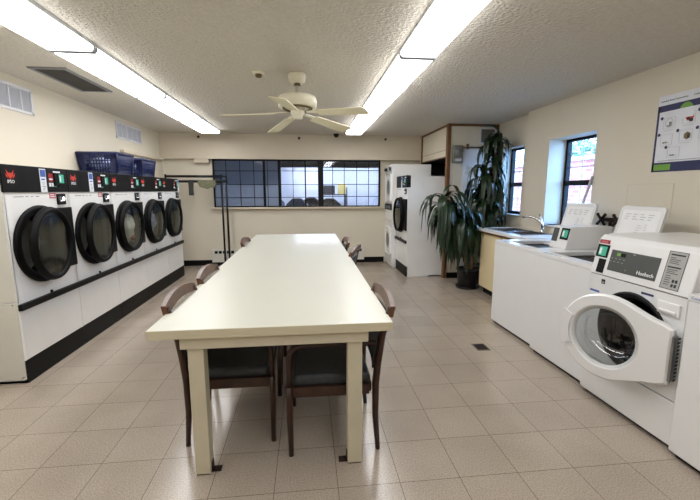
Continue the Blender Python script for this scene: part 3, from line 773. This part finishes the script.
def front_loader(t):
    w = .69; hw = w / 2 - .003; D = .70
    ydc, zdc, R = .015, .56, .235
    c = MB()
    c.box(-D, -.0, -hw, -hw + .012, .03, .857); c.box(-D, -.0, hw - .012, hw, .03, .857); c.box(-D, -D + .012, -hw, hw, .03, .857); c.box(-D, 0, -hw, hw, .03, .045)
    c.holed(0, -hw + .002, hw - .002, .285, .857, ydc, zdc, R)
    c.box(-D, -.001, -hw + .012, hw - .012, .847, .857)
    c.build('cabinet', 'enamel', t)
    MB().box(-.02, .002, -hw + .002, hw - .002, .035, .279, .004).build('lower_panel', 'enamel', t)
    MB().box(-D + .02, -.03, -hw + .02, hw - .02, 0, .035).build('base', 'black', t)
    MB().lathe([(R + .012, .0), (R + .012, .008), (R - .01, .01), (R - .04, -.03), (R - .045, -.07), (R - .03, -.09)], (0, ydc, zdc), (1, 0, 0), 48).build('door_gasket', 'blackp', t)
    MB().lathe([(R - .03, -.02), (R + .02, -.1), (R + .02, -.45), (0, -.45)], (0, ydc, zdc), (1, 0, 0), 40).build('drum', 'blackp', t)
    # slanted console
    z0, z1, zt = .862, 1.09, 1.12
    prof = [(.004, z0), (-.045, z1), (-.075, zt), (-.69, zt + .005), (-.69, z0)]
    con = MB().prism([(x, -hw, z) for x, z in prof], (0, 2 * hw, 0), .006).build('console', 'enamel', t)
    sl = Vector((-.049, 0, z1 - z0)).normalized(); nrm = Vector((sl.z, 0, -sl.x))
    def F(y, s, off=.0015): return Vector((.004, y, z0)) + sl * s + nrm * off
    def plate(mb, y0, y1, s0, s1, off=.0015, th=.002): mb.prism([F(y0, s0, off), F(y1, s0, off), F(y1, s1, off), F(y0, s1, off)], nrm * th)
    m = MB(); plate(m, -.212, .13, .042, .178, .0); m.mi = 1; plate(m, -.165, -.14, .143, .162, .002, .001); m.mi = 2; plate(m, -.135, -.1, .141, .164, .002, .001); m.mi = 3
    for k in range(4): plate(m, -.2 + k * .03, -.19 + k * .03, .122, .126, .002, .0006); plate(m, -.21 + k * .03, -.195 + k * .03, .102, .105, .002, .0006)
    plate(m, -.05, -.035, .165, .17, .002, .0006); m.mi = 1; plate(m, -.08, -.07, .062, .067, .002, .0006)
    gp = m.build('display_panel', ['grey', 'green', 'blackp', 'plate'], con)
    text('wordmark', 'Huebsch', 'white', gp, F(.062, .068, .0045), (0, 1, 0), sl, .032, .0012)
    m = MB(); plate(m, .165, .272, .02, .23, .0, .0015); m.mi = 1
    for a in ((.165, .272, .02, .023), (.165, .272, .227, .23), (.165, .168, .02, .23), (.269, .272, .02, .23)): plate(m, *a, .001, .001)
    plate(m, .178, .258, .207, .215, .001, .0012); plate(m, .178, .252, .138, .146, .001, .0012)
    for k, (a, b_) in enumerate(((.192, .03), (.182, .06), (.172, .05), (.162, .055), (.126, .06), (.116, .045), (.106, .065), (.092, .03), (.08, .035), (.068, .03), (.056, .035), (.044, .03))): plate(m, .18, .18 + b_, a, a + .0035, .001, .001)
    for k in range(2):
        for j in range(2): plate(m, .225 + j * .018, .238 + j * .018, .035 + k * .025, .052 + k * .025, .001, .001)
    plabel(m.build('instruction_label', ['plate', 'ink'], con), 'grey instruction label with black lines')
    m = MB(); plate(m, -hw + .012, -hw + .095, .207, .232, .0, .003); m.mi = 1; plate(m, -hw + .028, -hw + .08, .212, .224, .003, .001)
    m.build('price_label', ['darkred', 'pinkred'], con)
    m = MB(); plate(m, -hw + .008, -hw + .105, .115, .2, .0, .003); r = m.build('card_reader', 'blackp', con)
    m = MB(); plate(m, -hw + .03, -hw + .09, .125, .187, .003, .003); m.mi = 1; plate(m, -hw + .034, -hw + .052, .135, .177, .006, .001); m.build('screen', ['teal', 'labelwhite'], r)
    m = MB(); plate(m, -hw + .045, -hw + .105, .012, .105, .0, .002); m.build('coin_slot', 'blackp', con)
    # front stickers, drawer
    m = MB().box(0, .001, -.24, -.21, .805, .835); m.mi = 1; m.box(.001, .0015, -.235, -.215, .81, .82); m.build('energy_label', ['ink', 'plate'], t)
    m = MB().box(0, .001, -.33, -.25, .737, .75); m.mi = 2; m.box(0, .0008, -.33, -.27, .727, .737); m.build('blue_label', ['bluelab', 'navy', 'labelwhite'], t)
    m = MB(); m.mi = 1; m.box(0, .001, .06, .14, .815, .828); m.mi = 2; m.box(0, .0008, .075, .125, .79, .815); m.build('blue_label', ['bluelab', 'navy', 'labelwhite'], t)
    d = MB().box(0, .012, .175, .305, .745, .815, .006, 3).build('detergent_drawer', 'enamel', t)
    MB().box(.012, .02, .19, .29, .757, .772, .004).build('drawer_lip', 'enamel', d)
    # open door: D shaped, hinged at the near side
    ang = math.radians(21)
    H0 = Vector((.03, .325, 0))
    u = Vector((math.sin(ang), -math.cos(ang), 0)); nn = Vector((math.cos(ang), math.sin(ang), 0))
    def DP(a, z, n=0): return H0 + u * a + nn * n + Vector((0, 0, z))
    cA, cZ, RO, RI = .352, .535, .262, .184
    N = 60; inn, out = [], []
    for k in range(N):
        th = 2 * PI * k / N; c_, s_ = math.cos(th), math.sin(th)
        inn.append((cA + RI * c_, cZ + RI * s_))
        x, z = cA + RO * c_, cZ + RO * s_
        if c_ < 0:   # towards the hinge: blend the circle into a straight tapered flap
            tx = -c_
            den = max(abs(c_) / .342, abs(s_) / (.262 - .12 * tx * tx))
            rr = 1 / den; x, z = cA + rr * c_, cZ + rr * s_
        out.append((x, z))
    b = MB()
    rings = []
    for lst, n, sc in ((inn, -.02, 1), (inn, .012, 1), ([(cA + (x - cA) * 1.06, cZ + (z - cZ) * 1.06) for x, z in inn], .022, 1), ([(cA + (x - cA) * .96, cZ + (z - cZ) * .96) for x, z in out], .022, 1), (out, .012, 1), (out, -.02, 1)):
        rings.append([b.bm.verts.new(DP(x, z, n)) for x, z in lst])
    rings.append(rings[0])
    for A, B in zip(rings, rings[1:]):
        for k in range(N):
            f = b.bm.faces.new([A[k], A[(k + 1) % N], B[(k + 1) % N], B[k]]); f.smooth = False
    door = b.build('door', 'enamel', t)
    prof = [(RI + .004, -.015), (RI - .01, -.03), (RI - .03, -.075), (RI - .05, -.105), (RI - .1, -.12), (0, -.122)]
    MB().lathe(prof, DP(cA, cZ), nn, 48).build('door_bowl', 'bowl', door)
    MB().lathe([(RI, -.02), (RI - .012, .006), (RI + .004, .018)], DP(cA, cZ), nn, 48).build('inner_ring', 'lightgrey', door)
    h = MB()
    pr_ = []
    for th in [math.radians(a) for a in range(-26, 27, 4)]: pr_.append((cA + (RI + .02) * math.cos(th), cZ + (RI + .02) * math.sin(th)))
    for th in [math.radians(a) for a in range(26, -27, -4)]: pr_.append((cA + (RO + .006) * math.cos(th), cZ + (RO + .006) * math.sin(th)))
    h.prism([DP(x, z, .02) for x, z in pr_], nn * .012); h.build('door_handle', 'enamel', door)
    h = MB().prism([DP(.01, .405, -.02), DP(.01, .655, -.02), DP(.01, .655, .024), DP(.01, .405, .024)], u * -.012); h.mi = 1
    for k in range(12): h.cyl(DP(-.013, .415 + k * .021, .005), DP(-.012, .415 + k * .021, .005), .008, seg=8)
    for k in range(12): h.prism([DP(-.0125, .41 + k * .021, -.012), DP(-.0125, .42 + k * .021, -.012), DP(-.0125, .42 + k * .021, .016), DP(-.0125, .41 + k * .021, .016)], u * -.002)
    h.build('hinge', ['steel', 'ink'], door)
t = thing('front_load_washer', 'white front-loading washer with round door ajar and grey control panel', 'washer', wl(2.05), RW, 'white washers along the right wall')
front_loader(t)

# ------------------------------------------------------------------ sink counter
t = thing('sink_cabinet', 'cream cabinet with white counter and steel double sink under the window', 'cabinet', (2.9, 4.5, 0))
MB().box(-.5, 0, -.62, .56, .09, .84, .004).build('cabinet_body', 'creamdoor', t)
MB().box(-.45, -.02, -.6, .54, 0, .09).build('toe_kick', 'black', t)
for y in (-.3, .28): MB().box(-.516, -.5, y - .27, y + .27, .1, .835, .003).build('door', 'creamdoor', t)
MB().box(-.54, -.005, -.63, .60, .84, .868).build('counter_edge', 'brown', t)
c = MB()
for a in ((-.56, -.46, -.64, .61), (-.1, .0, -.64, .61), (-.46, -.1, -.64, -.35), (-.46, -.1, .42, .61)): c.box(*a, .868, .905, .003)
c.build('countertop', 'counter', t)
s = MB()
for y0, y1 in ((-.35, .02), (.06, .42)):
    x0, x1, z0 = -.46, -.1, .74
    for a in ((x0, x0 + .005, y0, y1), (x1 - .005, x1, y0, y1), (x0, x1, y0, y0 + .005), (x0, x1, y1 - .005, y1)): s.box(*a, z0, .908)
    s.box(x0, x1, y0, y1, z0 - .004, z0); s.cyl((-.28, (y0 + y1) / 2, z0), (-.28, (y0 + y1) / 2, z0 + .004), .04, seg=16)
s.box(-.46, -.1, .02, .06, .9, .908)
for a in ((-.475, -.455, -.365, .435), (-.105, -.08, -.365, .435), (-.475, -.08, -.365, -.345), (-.475, -.08, .415, .435)): s.box(*a, .905, .911, .002)
s.build('sink', 'steel', t)
f = MB().lathe([(0, .905), (.03, .905), (.03, .92), (.02, .93), (.02, .97), (0, .97)], (-.05, -.12, 0), seg=18)
f.tube([(-.05, -.12, .95), (-.055, -.11, 1.01), (-.075, -.07, 1.055), (-.11, -.0, 1.085), (-.15, .08, 1.09), (-.17, .13, 1.075)], [.018, .017, .015, .013, .012, .013], 10)
f.tube([(-.05, -.12, .97), (-.055, -.085, 1.06), (-.06, -.05, 1.125)], [.014, .011, .009], 8)
f.build('faucet', 'chrome', t)

# valve on wall
t = thing('water_valve', 'dark iron double water valve on the right wall behind the washers', 'valve', (XR, 3.36, 1.135))
MB().tube([(-.045, -.11, 0), (-.045, .11, 0)], .02, 10).tube([(0, 0, 0), (-.045, 0, 0)], .022, 10).tube([(-.045, 0, 0), (-.045, 0, -.06)], .014, 8).build('valve_body', 'valve', t)
for s in (-1, 1):
    h = MB()
    for k in range(2):
        a = PI / 4 + k * PI / 2; h.tube([(-.06, s * .1 - .065 * math.cos(a), -.065 * math.sin(a)), (-.06, s * .1 + .065 * math.cos(a), .065 * math.sin(a))], [.013, .013], 8)
        for q in (-1, 1): h.lathe([(0, -.014), (.016, -.006), (.016, .006), (0, .014)], (-.06, s * .1 + q * .065 * math.cos(a), q * .065 * math.sin(a)), (1, 0, 0), 10)
    h.build('handle', 'valve', t)

# stick leaning in the window
tag(MB().tube([(2.84, 3.82, 1.01), (2.90, 3.69, 1.56)], .013, 8).build('pole', 'ventslat'), 'thin grey pole leaning in the window beside the far washer lid', 'pole')

# poster
t = thing('poster', 'large white notice poster with navy border and green corner on the right wall', 'poster', (XR, 0, 0))
PY0, PY1, PZ0, PZ1 = 2.53, 3.02, 1.565, 2.17
MB().box(-.004, 0, PY0, PY1, PZ0, PZ1).build('sheet', 'labelwhite', t)
b = MB()
def pp(y0, y1, z0, z1, off=.0055): b.box(-off, -.0035, y0, y1, z0, z1)
pp(PY0, PY1, PZ1 - .125, PZ1 - .075); pp(PY1 - .018, PY1, PZ0, PZ1 - .08); pp(PY0, PY1, PZ0, PZ0 + .075); pp(PY0, PY0 + .018, PZ0, PZ1 - .08)
b.mi = 1; pp(2.85, 3.0, PZ0 + .012, PZ0 + .06, .0065); b.lathe([(0, .0065), (.055, .006)], (0, 2.775, PZ1 - .14), (-1, 0, 0), 24)
b.mi = 2; b.box(-.0068, -.0045, 2.71, 2.84, PZ1 - .2, PZ1 - .125)
b.build('border', ['navy', 'green', 'labelwhite'], t)
b = MB()
def pic(yc, zc, kind):
    b.mi = 0
    for a in ((yc - .051, yc + .051, zc + .04, zc + .0424), (yc - .051, yc + .051, zc - .0424, zc - .04), (yc - .051, yc - .049, zc - .04, zc + .04), (yc + .049, yc + .051, zc - .04, zc + .04)): pp(*a, .006)
    b.mi = 1; b.lathe([(0, .0062), (.013, .006)], (0, yc + .068, zc + .044), (-1, 0, 0), 14)
    b.mi = 0; pp(yc - .0408, yc + .0408, zc - .0584, zc - .0544, .006)
    if kind == 0:
        b.lathe([(.03, .006), (.033, .0063), (.036, .006)], (0, yc, zc), (-1, 0, 0), 20); b.mi = 2; pp(yc - .0272, yc + .0204, zc - .028, zc - .0176, .006); pp(yc - .0204, yc, zc - .016, zc + .008, .006)
    elif kind == 1:
        b.mi = 3; b.lathe([(0, .0062), (.035, .006)], (0, yc - .0068, zc + .008), (-1, 0, 0), 7); b.mi = 4; pp(yc - .034, yc - .0068, zc - .032, zc - .008, .0063); pp(yc - .0068, yc + .0136, zc - .016, zc + .016, .0064)
    elif kind == 2:
        b.mi = 2; pp(yc + .0136, yc + .0306, zc - .028, zc - .016, .006); pp(yc - .0068, yc + .0102, zc - .028, zc - .016, .006); b.mi = 0; pp(yc - .0272, yc - .0136, zc - .028, zc - .02, .006)
    else:
        b.mi = 5; b.lathe([(0, .0062), (.03, .006)], (0, yc - .0136, zc - .004), (-1, 0, 0), 6); b.mi = 4; pp(yc - .034, yc - .0136, zc - .024, zc + .008, .0063)
pic(2.905, 1.95, 0); pic(2.745, 1.965, 1); pic(2.915, 1.82, 2); pic(2.755, 1.835, 3); pic(2.84, 1.715, 2); pic(2.60, 1.965, 0); pic(2.60, 1.835, 2)
b.mi = 2; pp(2.6, 2.97, PZ0 + .085, PZ0 + .089, .006)
b.build('picture_panels', ['faint', 'navy', 'midgrey', 'red', 'ink', 'brass'], t)
text('heading', 'Laundry Room Instructions', 'ink', t, (-.005, 2.885, PZ1 - .042), (0, -1, 0), (0, 0, 1), .0205)
text('heading', 'Coinamatic', 'ink', t, (-.005, 2.68, PZ1 - .042), (0, -1, 0), (0, 0, 1), .0205)

# closet fittings
t = thing('closet_vent', 'square white-framed grey vent above the closet door', 'vent', (2.82, YC - .0, 2.255))
f = MB()
for a in ((-.14, .14, .10, .13), (-.14, .14, -.13, -.10), (-.14, -.11, -.1, .1), (.11, .14, -.1, .1)): f.box(a[0], a[1], -.018, 0, a[2], a[3])
f.build('frame', 'vent', t)
s = MB().box(-.11, .11, -.004, -.002, -.1, .1)
for k in range(10): z = -.095 + k * .02; s.prism([(-.11, -.004, z), (-.11, -.014, z - .004), (-.11, -.014, z), (-.11, -.004, z + .008)], (.22, 0, 0))
s.build('louvres', 'boxgrey', t)
t = thing('meter_box', 'grey metal meter box mounted beside the closet door', 'meter', (2.33, YC - 0, 1.97))
MB().box(-.075, .075, -.08, 0, -.13, .13, .008).build('case', 'boxgrey', t)
MB().lathe([(0, .095), (.05, .092), (.055, .08)], (0, 0, .03), (0, -1, 0), 20).build('dial', 'midgrey', t)
MB().box(-.05, .05, -.085, -.08, -.11, -.07).build('plate', 'ventslat', t)
t = thing('pipe_run', 'thin dark pipe running from the meter box along the top of the closet door', 'pipe', (2.405, YC - .045, 2.075))
MB().tube([(0, 0, 0), (.55, 0, 0)], .008, 8).tube([(.3, 0, 0), (.3, .045, 0)], .01, 8).build('pipe', 'valve', t)
MB().tube([(.08, 0, -.03), (.08, 0, .05)], .016, 8).lathe([(0, -.02), (.022, -.012), (.022, .012), (0, .02)], (.08, 0, .03), seg=10).build('fitting', 'brass', t)
t = MB().box(2.3, 2.315, YC - .012, YC, .1, 1.84).build('conduit', 'panel'); tag(t, 'cream conduit strip running down below the meter box', 'conduit')

# floor drain
t = thing('floor_drain', 'small square dark metal drain grate in the floor tiles', 'drain', (1.552, 3.178, 0))
g = MB()
for a in ((-.062, .062, -.075, -.065), (-.062, .062, .065, .075), (-.062, -.052, -.065, .065), (.052, .062, -.065, .065)): g.box(*a, 0, .004)
g.build('frame', 'boxgrey', t)
g = MB().box(-.052, .052, -.065, .065, .0005, .001); g.mi = 1
for k in range(5): g.box(-.052, .052, -.055 + k * .026, -.047 + k * .026, .001, .003)
for k in range(4): g.box(-.042 + k * .026, -.034 + k * .026, -.065, .065, .001, .003)
g.build('grate', ['dark', 'valve'], t)

# ------------------------------------------------------------------ plants
def leaf(mb, base, az, ln, wd, el, droop, r):
    d = Vector((math.cos(az), math.sin(az), 0)); side = Vector((-d.y, d.x, 0))
    p = Vector(base); n = 8; th = el; prev = None; tw = r.uniform(-.5, .5)
    for i in range(n + 1):
        u = i / n
        wv = wd * (math.sin(PI * min(1, .12 + u * .88) ** .8) ** .8 if u < 1 else 0) + .002
        dirv = d * math.cos(th) + Vector((0, 0, 1)) * math.sin(th)
        nor = d * -math.sin(th) + Vector((0, 0, 1)) * math.cos(th)
        s_ = (side * math.cos(tw * u) + nor * math.sin(tw * u))
        w_ = s_ * wv / 2
        row = [mb.bm.verts.new(p - w_ + nor * wv * .12), mb.bm.verts.new(p), mb.bm.verts.new(p + w_ + nor * wv * .12)]
        if prev:
            for k in range(2):
                f = mb.bm.faces.new([prev[k], prev[k + 1], row[k + 1], row[k]]); f.smooth = True
        prev = row
        p = p + dirv * (ln / n)
        th -= droop / n * (1.5 if u < .5 else .7)
        th = max(th, -1.5)
def plant(name, label, loc, heads, xlim, seed, potr, poth, leafm='leaf'):
    r = random.Random(seed)
    t = thing(name, label, 'plant', loc)
    MB().lathe([(0, .012), (potr * .8, .012), (potr * .82, .02), (potr, poth), (potr * 1.04, poth), (potr * 1.04, poth - .03), (potr * .97, poth), (potr * .93, poth - .03), (0, poth - .03)], seg=32).build('pot', 'pot', t)
    MB().lathe([(0, 0), (potr * .98, 0), (potr * 1.08, .03), (potr * 1.05, .03), (potr * .95, .01), (0, .01)], seg=32).build('saucer', 'pot', t)
    MB().lathe([(0, poth - .015), (potr * .5, poth - .02), (potr * .92, poth - .028)], seg=20).build('soil', 'soil', t)
    fo = MB()
    for hd in heads:
        base, mid, top, nl, l0, l1, rng, up = hd
        pts = []
        B, Mi, Tp = Vector(base), Vector(mid), Vector(top)
        for k in range(9):
            u = k / 8; pts.append(B * (1 - u) ** 2 + Mi * 2 * u * (1 - u) + Tp * u * u)
        MB().tube(pts, [.022 - .008 * k / 8 for k in range(9)], 8).build('cane', 'stalk', t)
        for k in range(nl):
            u = r.random(); 
            zz = Tp + (Vector((0, 0, 1)) * (.16 - rng * u))
            q = Tp if zz.z > Tp.z else Tp + (Mi - Tp) * min(1, (Tp.z - zz.z) / max(.05, (Tp.z - Mi.z)))
            pt = Vector((q.x, q.y, zz.z))
            az = r.uniform(0, 2 * PI); ln = r.uniform(l0, l1)
            el = r.uniform(.1, .9) + (up if u < .2 else 0)
            # keep the tips off the walls
            lx, ly = xlim
            ex, ey = pt.x + math.cos(az) * ln * .62, pt.y + math.sin(az) * ln * .62
            if not (lx[0] < ex < lx[1]) or not (ly[0] < ey < ly[1]): ln *= .55
            ex, ey = pt.x + math.cos(az) * ln * .62, pt.y + math.sin(az) * ln * .62
            if not (lx[0] < ex < lx[1]) or not (ly[0] < ey < ly[1]): continue
            leaf(fo, pt, az, ln, r.uniform(.05, .085), el, r.uniform(2.2, 3.4), r)
    fo.build('foliage', leafm, t)
    return t
plant('potted_dracaena', 'bushy drooping dracaena in a black pot beside the corner dryer', (2.32, 5.30, 0),
      [((.02, .0, .27), (.06, -.03, .7), (-.42, -.06, 1.15), 85, .50, .82, .55, .5),
       ((-.02, .04, .27), (-.02, .04, .6), (-.22, .04, 1.08), 70, .45, .75, .6, .3),
       ((.04, -.02, .27), (.14, -.02, .45), (-.18, -.16, .92), 70, .42, .66, .5, .2)],
      ((-1.1, .16), (-.6, .55)), 21, .155, .29)
plant('potted_dracaena', 'tall dracaena with a spiky top beside the right rear window', (2.70, 5.55, 0),
      [((0, 0, .27), (.02, 0, 1.0), (.03, -.10, 1.98), 26, .26, .42, .05, 1.1),
       ((.01, 0, .27), (.02, -.02, 1.0), (.02, -.05, 1.84), 52, .36, .60, .6, .5),
       ((.02, .02, .27), (-.05, .0, .8), (-.14, -.06, 1.60), 54, .40, .64, .65, .5),
       ((-.03, .0, .27), (.06, -.04, .8), (.13, -.08, 1.46), 52, .36, .60, .7, .4),
       ((-.03, .03, .27), (-.02, .0, .7), (-.08, -.10, 1.20), 52, .38, .60, .6, .3)],
      ((-.40, .27), (-.5, .33)), 34, .15, .29)

# ------------------------------------------------------------------ room behind the far window
BY = 11.2
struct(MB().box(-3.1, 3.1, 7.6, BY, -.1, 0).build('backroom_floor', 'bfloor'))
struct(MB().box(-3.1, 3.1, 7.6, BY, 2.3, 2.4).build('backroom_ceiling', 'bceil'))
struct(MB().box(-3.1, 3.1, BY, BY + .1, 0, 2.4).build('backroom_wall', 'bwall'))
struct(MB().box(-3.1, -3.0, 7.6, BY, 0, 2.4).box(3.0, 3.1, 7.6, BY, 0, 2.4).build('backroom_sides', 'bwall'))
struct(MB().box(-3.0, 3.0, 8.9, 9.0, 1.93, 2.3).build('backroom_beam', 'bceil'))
def fill_tubelight(x, y, lx, lab):  # tubes added to brighten the back room, hidden behind the beam
    t = thing('fill_tube', lab, 'light', (x, y, 2.3), 0, 'added fill tubes in the room behind the far window')
    MB().box(-lx, lx, -.08, .08, -.04, 0).build('housing', 'fixture', t)
    for s in (-.04, .04): MB().cyl((-lx + .03, s, -.06), (lx - .03, s, -.06), .018, seg=10).build('tube', 'coolfill', t)
fill_tubelight(.3, 10.2, .6, 'added cool fill tube, hidden behind the middle of the far window')
fill_tubelight(1.8, 10.1, .6, 'added cool fill tube, hidden behind the right part of the far window')
def armchair(x, y, rz, m, label):
    t = thing('lounge_chair', label, 'chair', (x, y, 0), rz, 'padded chairs behind the far window')
    for sx in (-.22, .22):
        for sy in (-.25, .25): MB().cyl((sx, sy, 0), (sx, sy, .3), .02, seg=8).build('leg', 'hang', t)
    MB().box(-.28, .28, -.3, .3, .3, .46, .05, 3).build('seat', m, t)
    MB().prism([(-.2, -.3, .42), (-.36, -.26, 1.1), (-.36, -.1, 1.24), (-.36, .1, 1.24), (-.36, .26, 1.1), (-.2, .3, .42)], (-.1, 0, 0), .03).build('backrest', m, t)
    for s in (-1, 1): MB().box(-.25, .25, s * .32 - .05, s * .32 + .05, .46, .7, .03, 3).build('armrest', m, t)
for a in ((.1, 9.5, -PI / 2, 'bdark', 'dark rounded chair seen low in the middle pane of the far window'), (-.75, 10.2, -PI / 2 + .3, 'bmid', 'slate chair seen low, left of the dark one behind the window'),
          (-.35, 8.6, -PI / 2 - .3, 'bmid', 'slate chair nearer the glass, low in the middle pane of the far window'), (.5, 8.3, -PI / 2, 'bdark', 'large dark chair close behind the narrow middle pane')):
    armchair(*a)
t = thing('shelf_unit', 'grey shelf unit with stacked boxes seen through the right window pane', 'shelf', (.72, 10.7, 0))
for s in (-.35, .35): MB().box(s - .02, s + .02, -.2, .2, 0, 1.5).build('side_panel', 'bmid', t)
for z in (.3, .8, 1.3): MB().box(-.33, .33, -.2, .2, z - .015, z + .015).build('shelf', 'bmid', t)
tag(MB().box(.84, 1.06, 10.5, 10.7, 1.317, 1.6, .005).build('storage_box', 'yellow'), 'pale yellow box on the shelf behind the right pane', 'box')
tag(MB().box(.45, .75, 10.52, 10.8, 1.317, 1.55, .005).build('storage_box', 'bdark'), 'dark box on the shelf behind the right pane', 'box')

# ------------------------------------------------------------------ outdoors beyond the right windows
struct(MB().box(3.3, 30, -8, 40, -.9, -.8).build('ground', 'ground'))
t = thing('brick_building', 'red brick building seen outside the right windows', 'building', (10.5, 14, -.8))
MB().box(0, 3, -12, 12, 0, 3.35).build('wall', 'brick', t)
MB().box(-.15, 3.1, -12.1, 12.1, 3.35, 3.5).build('roof_edge', 'ventslat', t)
for i, (x, y, h, lab) in enumerate(((17.5, 16, 3.8, 'leafy tree over the brick roof, seen through the nearer right window'), (17.8, 24, 4.4, 'leafy tree over the brick roof, farther along, behind the rear right window'))):
    r = random.Random(50 + i); t = thing('leafy_tree', lab, 'tree', (x, y, -.8))
    MB().tube([(0, 0, 0), (.05, 0, h * .5), (0, 0, h)], [.2, .15, .06], 8).build('trunk', 'stalk', t)
    m = MB()
    for k in range(1500):
        d = Vector((r.gauss(0, 1), r.gauss(0, 1), r.gauss(0, .7))); d = d.normalized() * r.uniform(.3, 1) * 2.3; c = Vector((0, 0, h)) + d
        a = Vector((r.uniform(-1, 1), r.uniform(-1, 1), r.uniform(-1, 1))).normalized() * .16; b = a.orthogonal().normalized() * .09
        m.quad(c - a, c - b, c + a, c + b)
    m.build('foliage', 'foliage', t)

# ------------------------------------------------------------------ sky, camera, view
W = bpy.data.worlds.new('World'); scn.world = W; W.use_nodes = True
bg = W.node_tree.nodes['Background']; bg.inputs[0].default_value = (.30, .56, 1.0, 1); bg.inputs[1].default_value = 11.0

f, yaw, pit, rol, hz = 383.75, .10989, .15425, -.001, 1.417
cy, sy, cp, sp = math.cos(yaw), math.sin(yaw), math.cos(pit), math.sin(pit)
F_ = Vector((sy * cp, cy * cp, -sp)); r0 = Vector((cy, -sy, 0)); u0 = r0.cross(F_)
Rr = r0 * math.cos(rol) + u0 * math.sin(rol); Uu = u0 * math.cos(rol) - r0 * math.sin(rol)
cd = bpy.data.cameras.new('camera'); cam = bpy.data.objects.new('camera', cd); COL.objects.link(cam)
mx = Matrix((Rr, Uu, -F_)).transposed().to_4x4(); mx.translation = (0, 0, hz); cam.matrix_world = mx
cd.sensor_fit = 'HORIZONTAL'; cd.sensor_width = 36; cd.lens = 36 * f / 700; cd.clip_start = .05
scn.camera = cam
vs = scn.view_settings; vs.view_transform = 'Standard'; vs.look = 'None'; vs.gamma = 1; vs.use_curve_mapping = False; vs.exposure = 0.5
scn.cycles.use_denoising = True
scn.cycles.max_bounces = 10; scn.cycles.transparent_max_bounces = 16; scn.cycles.caustics_reflective = False; scn.cycles.caustics_refractive = False
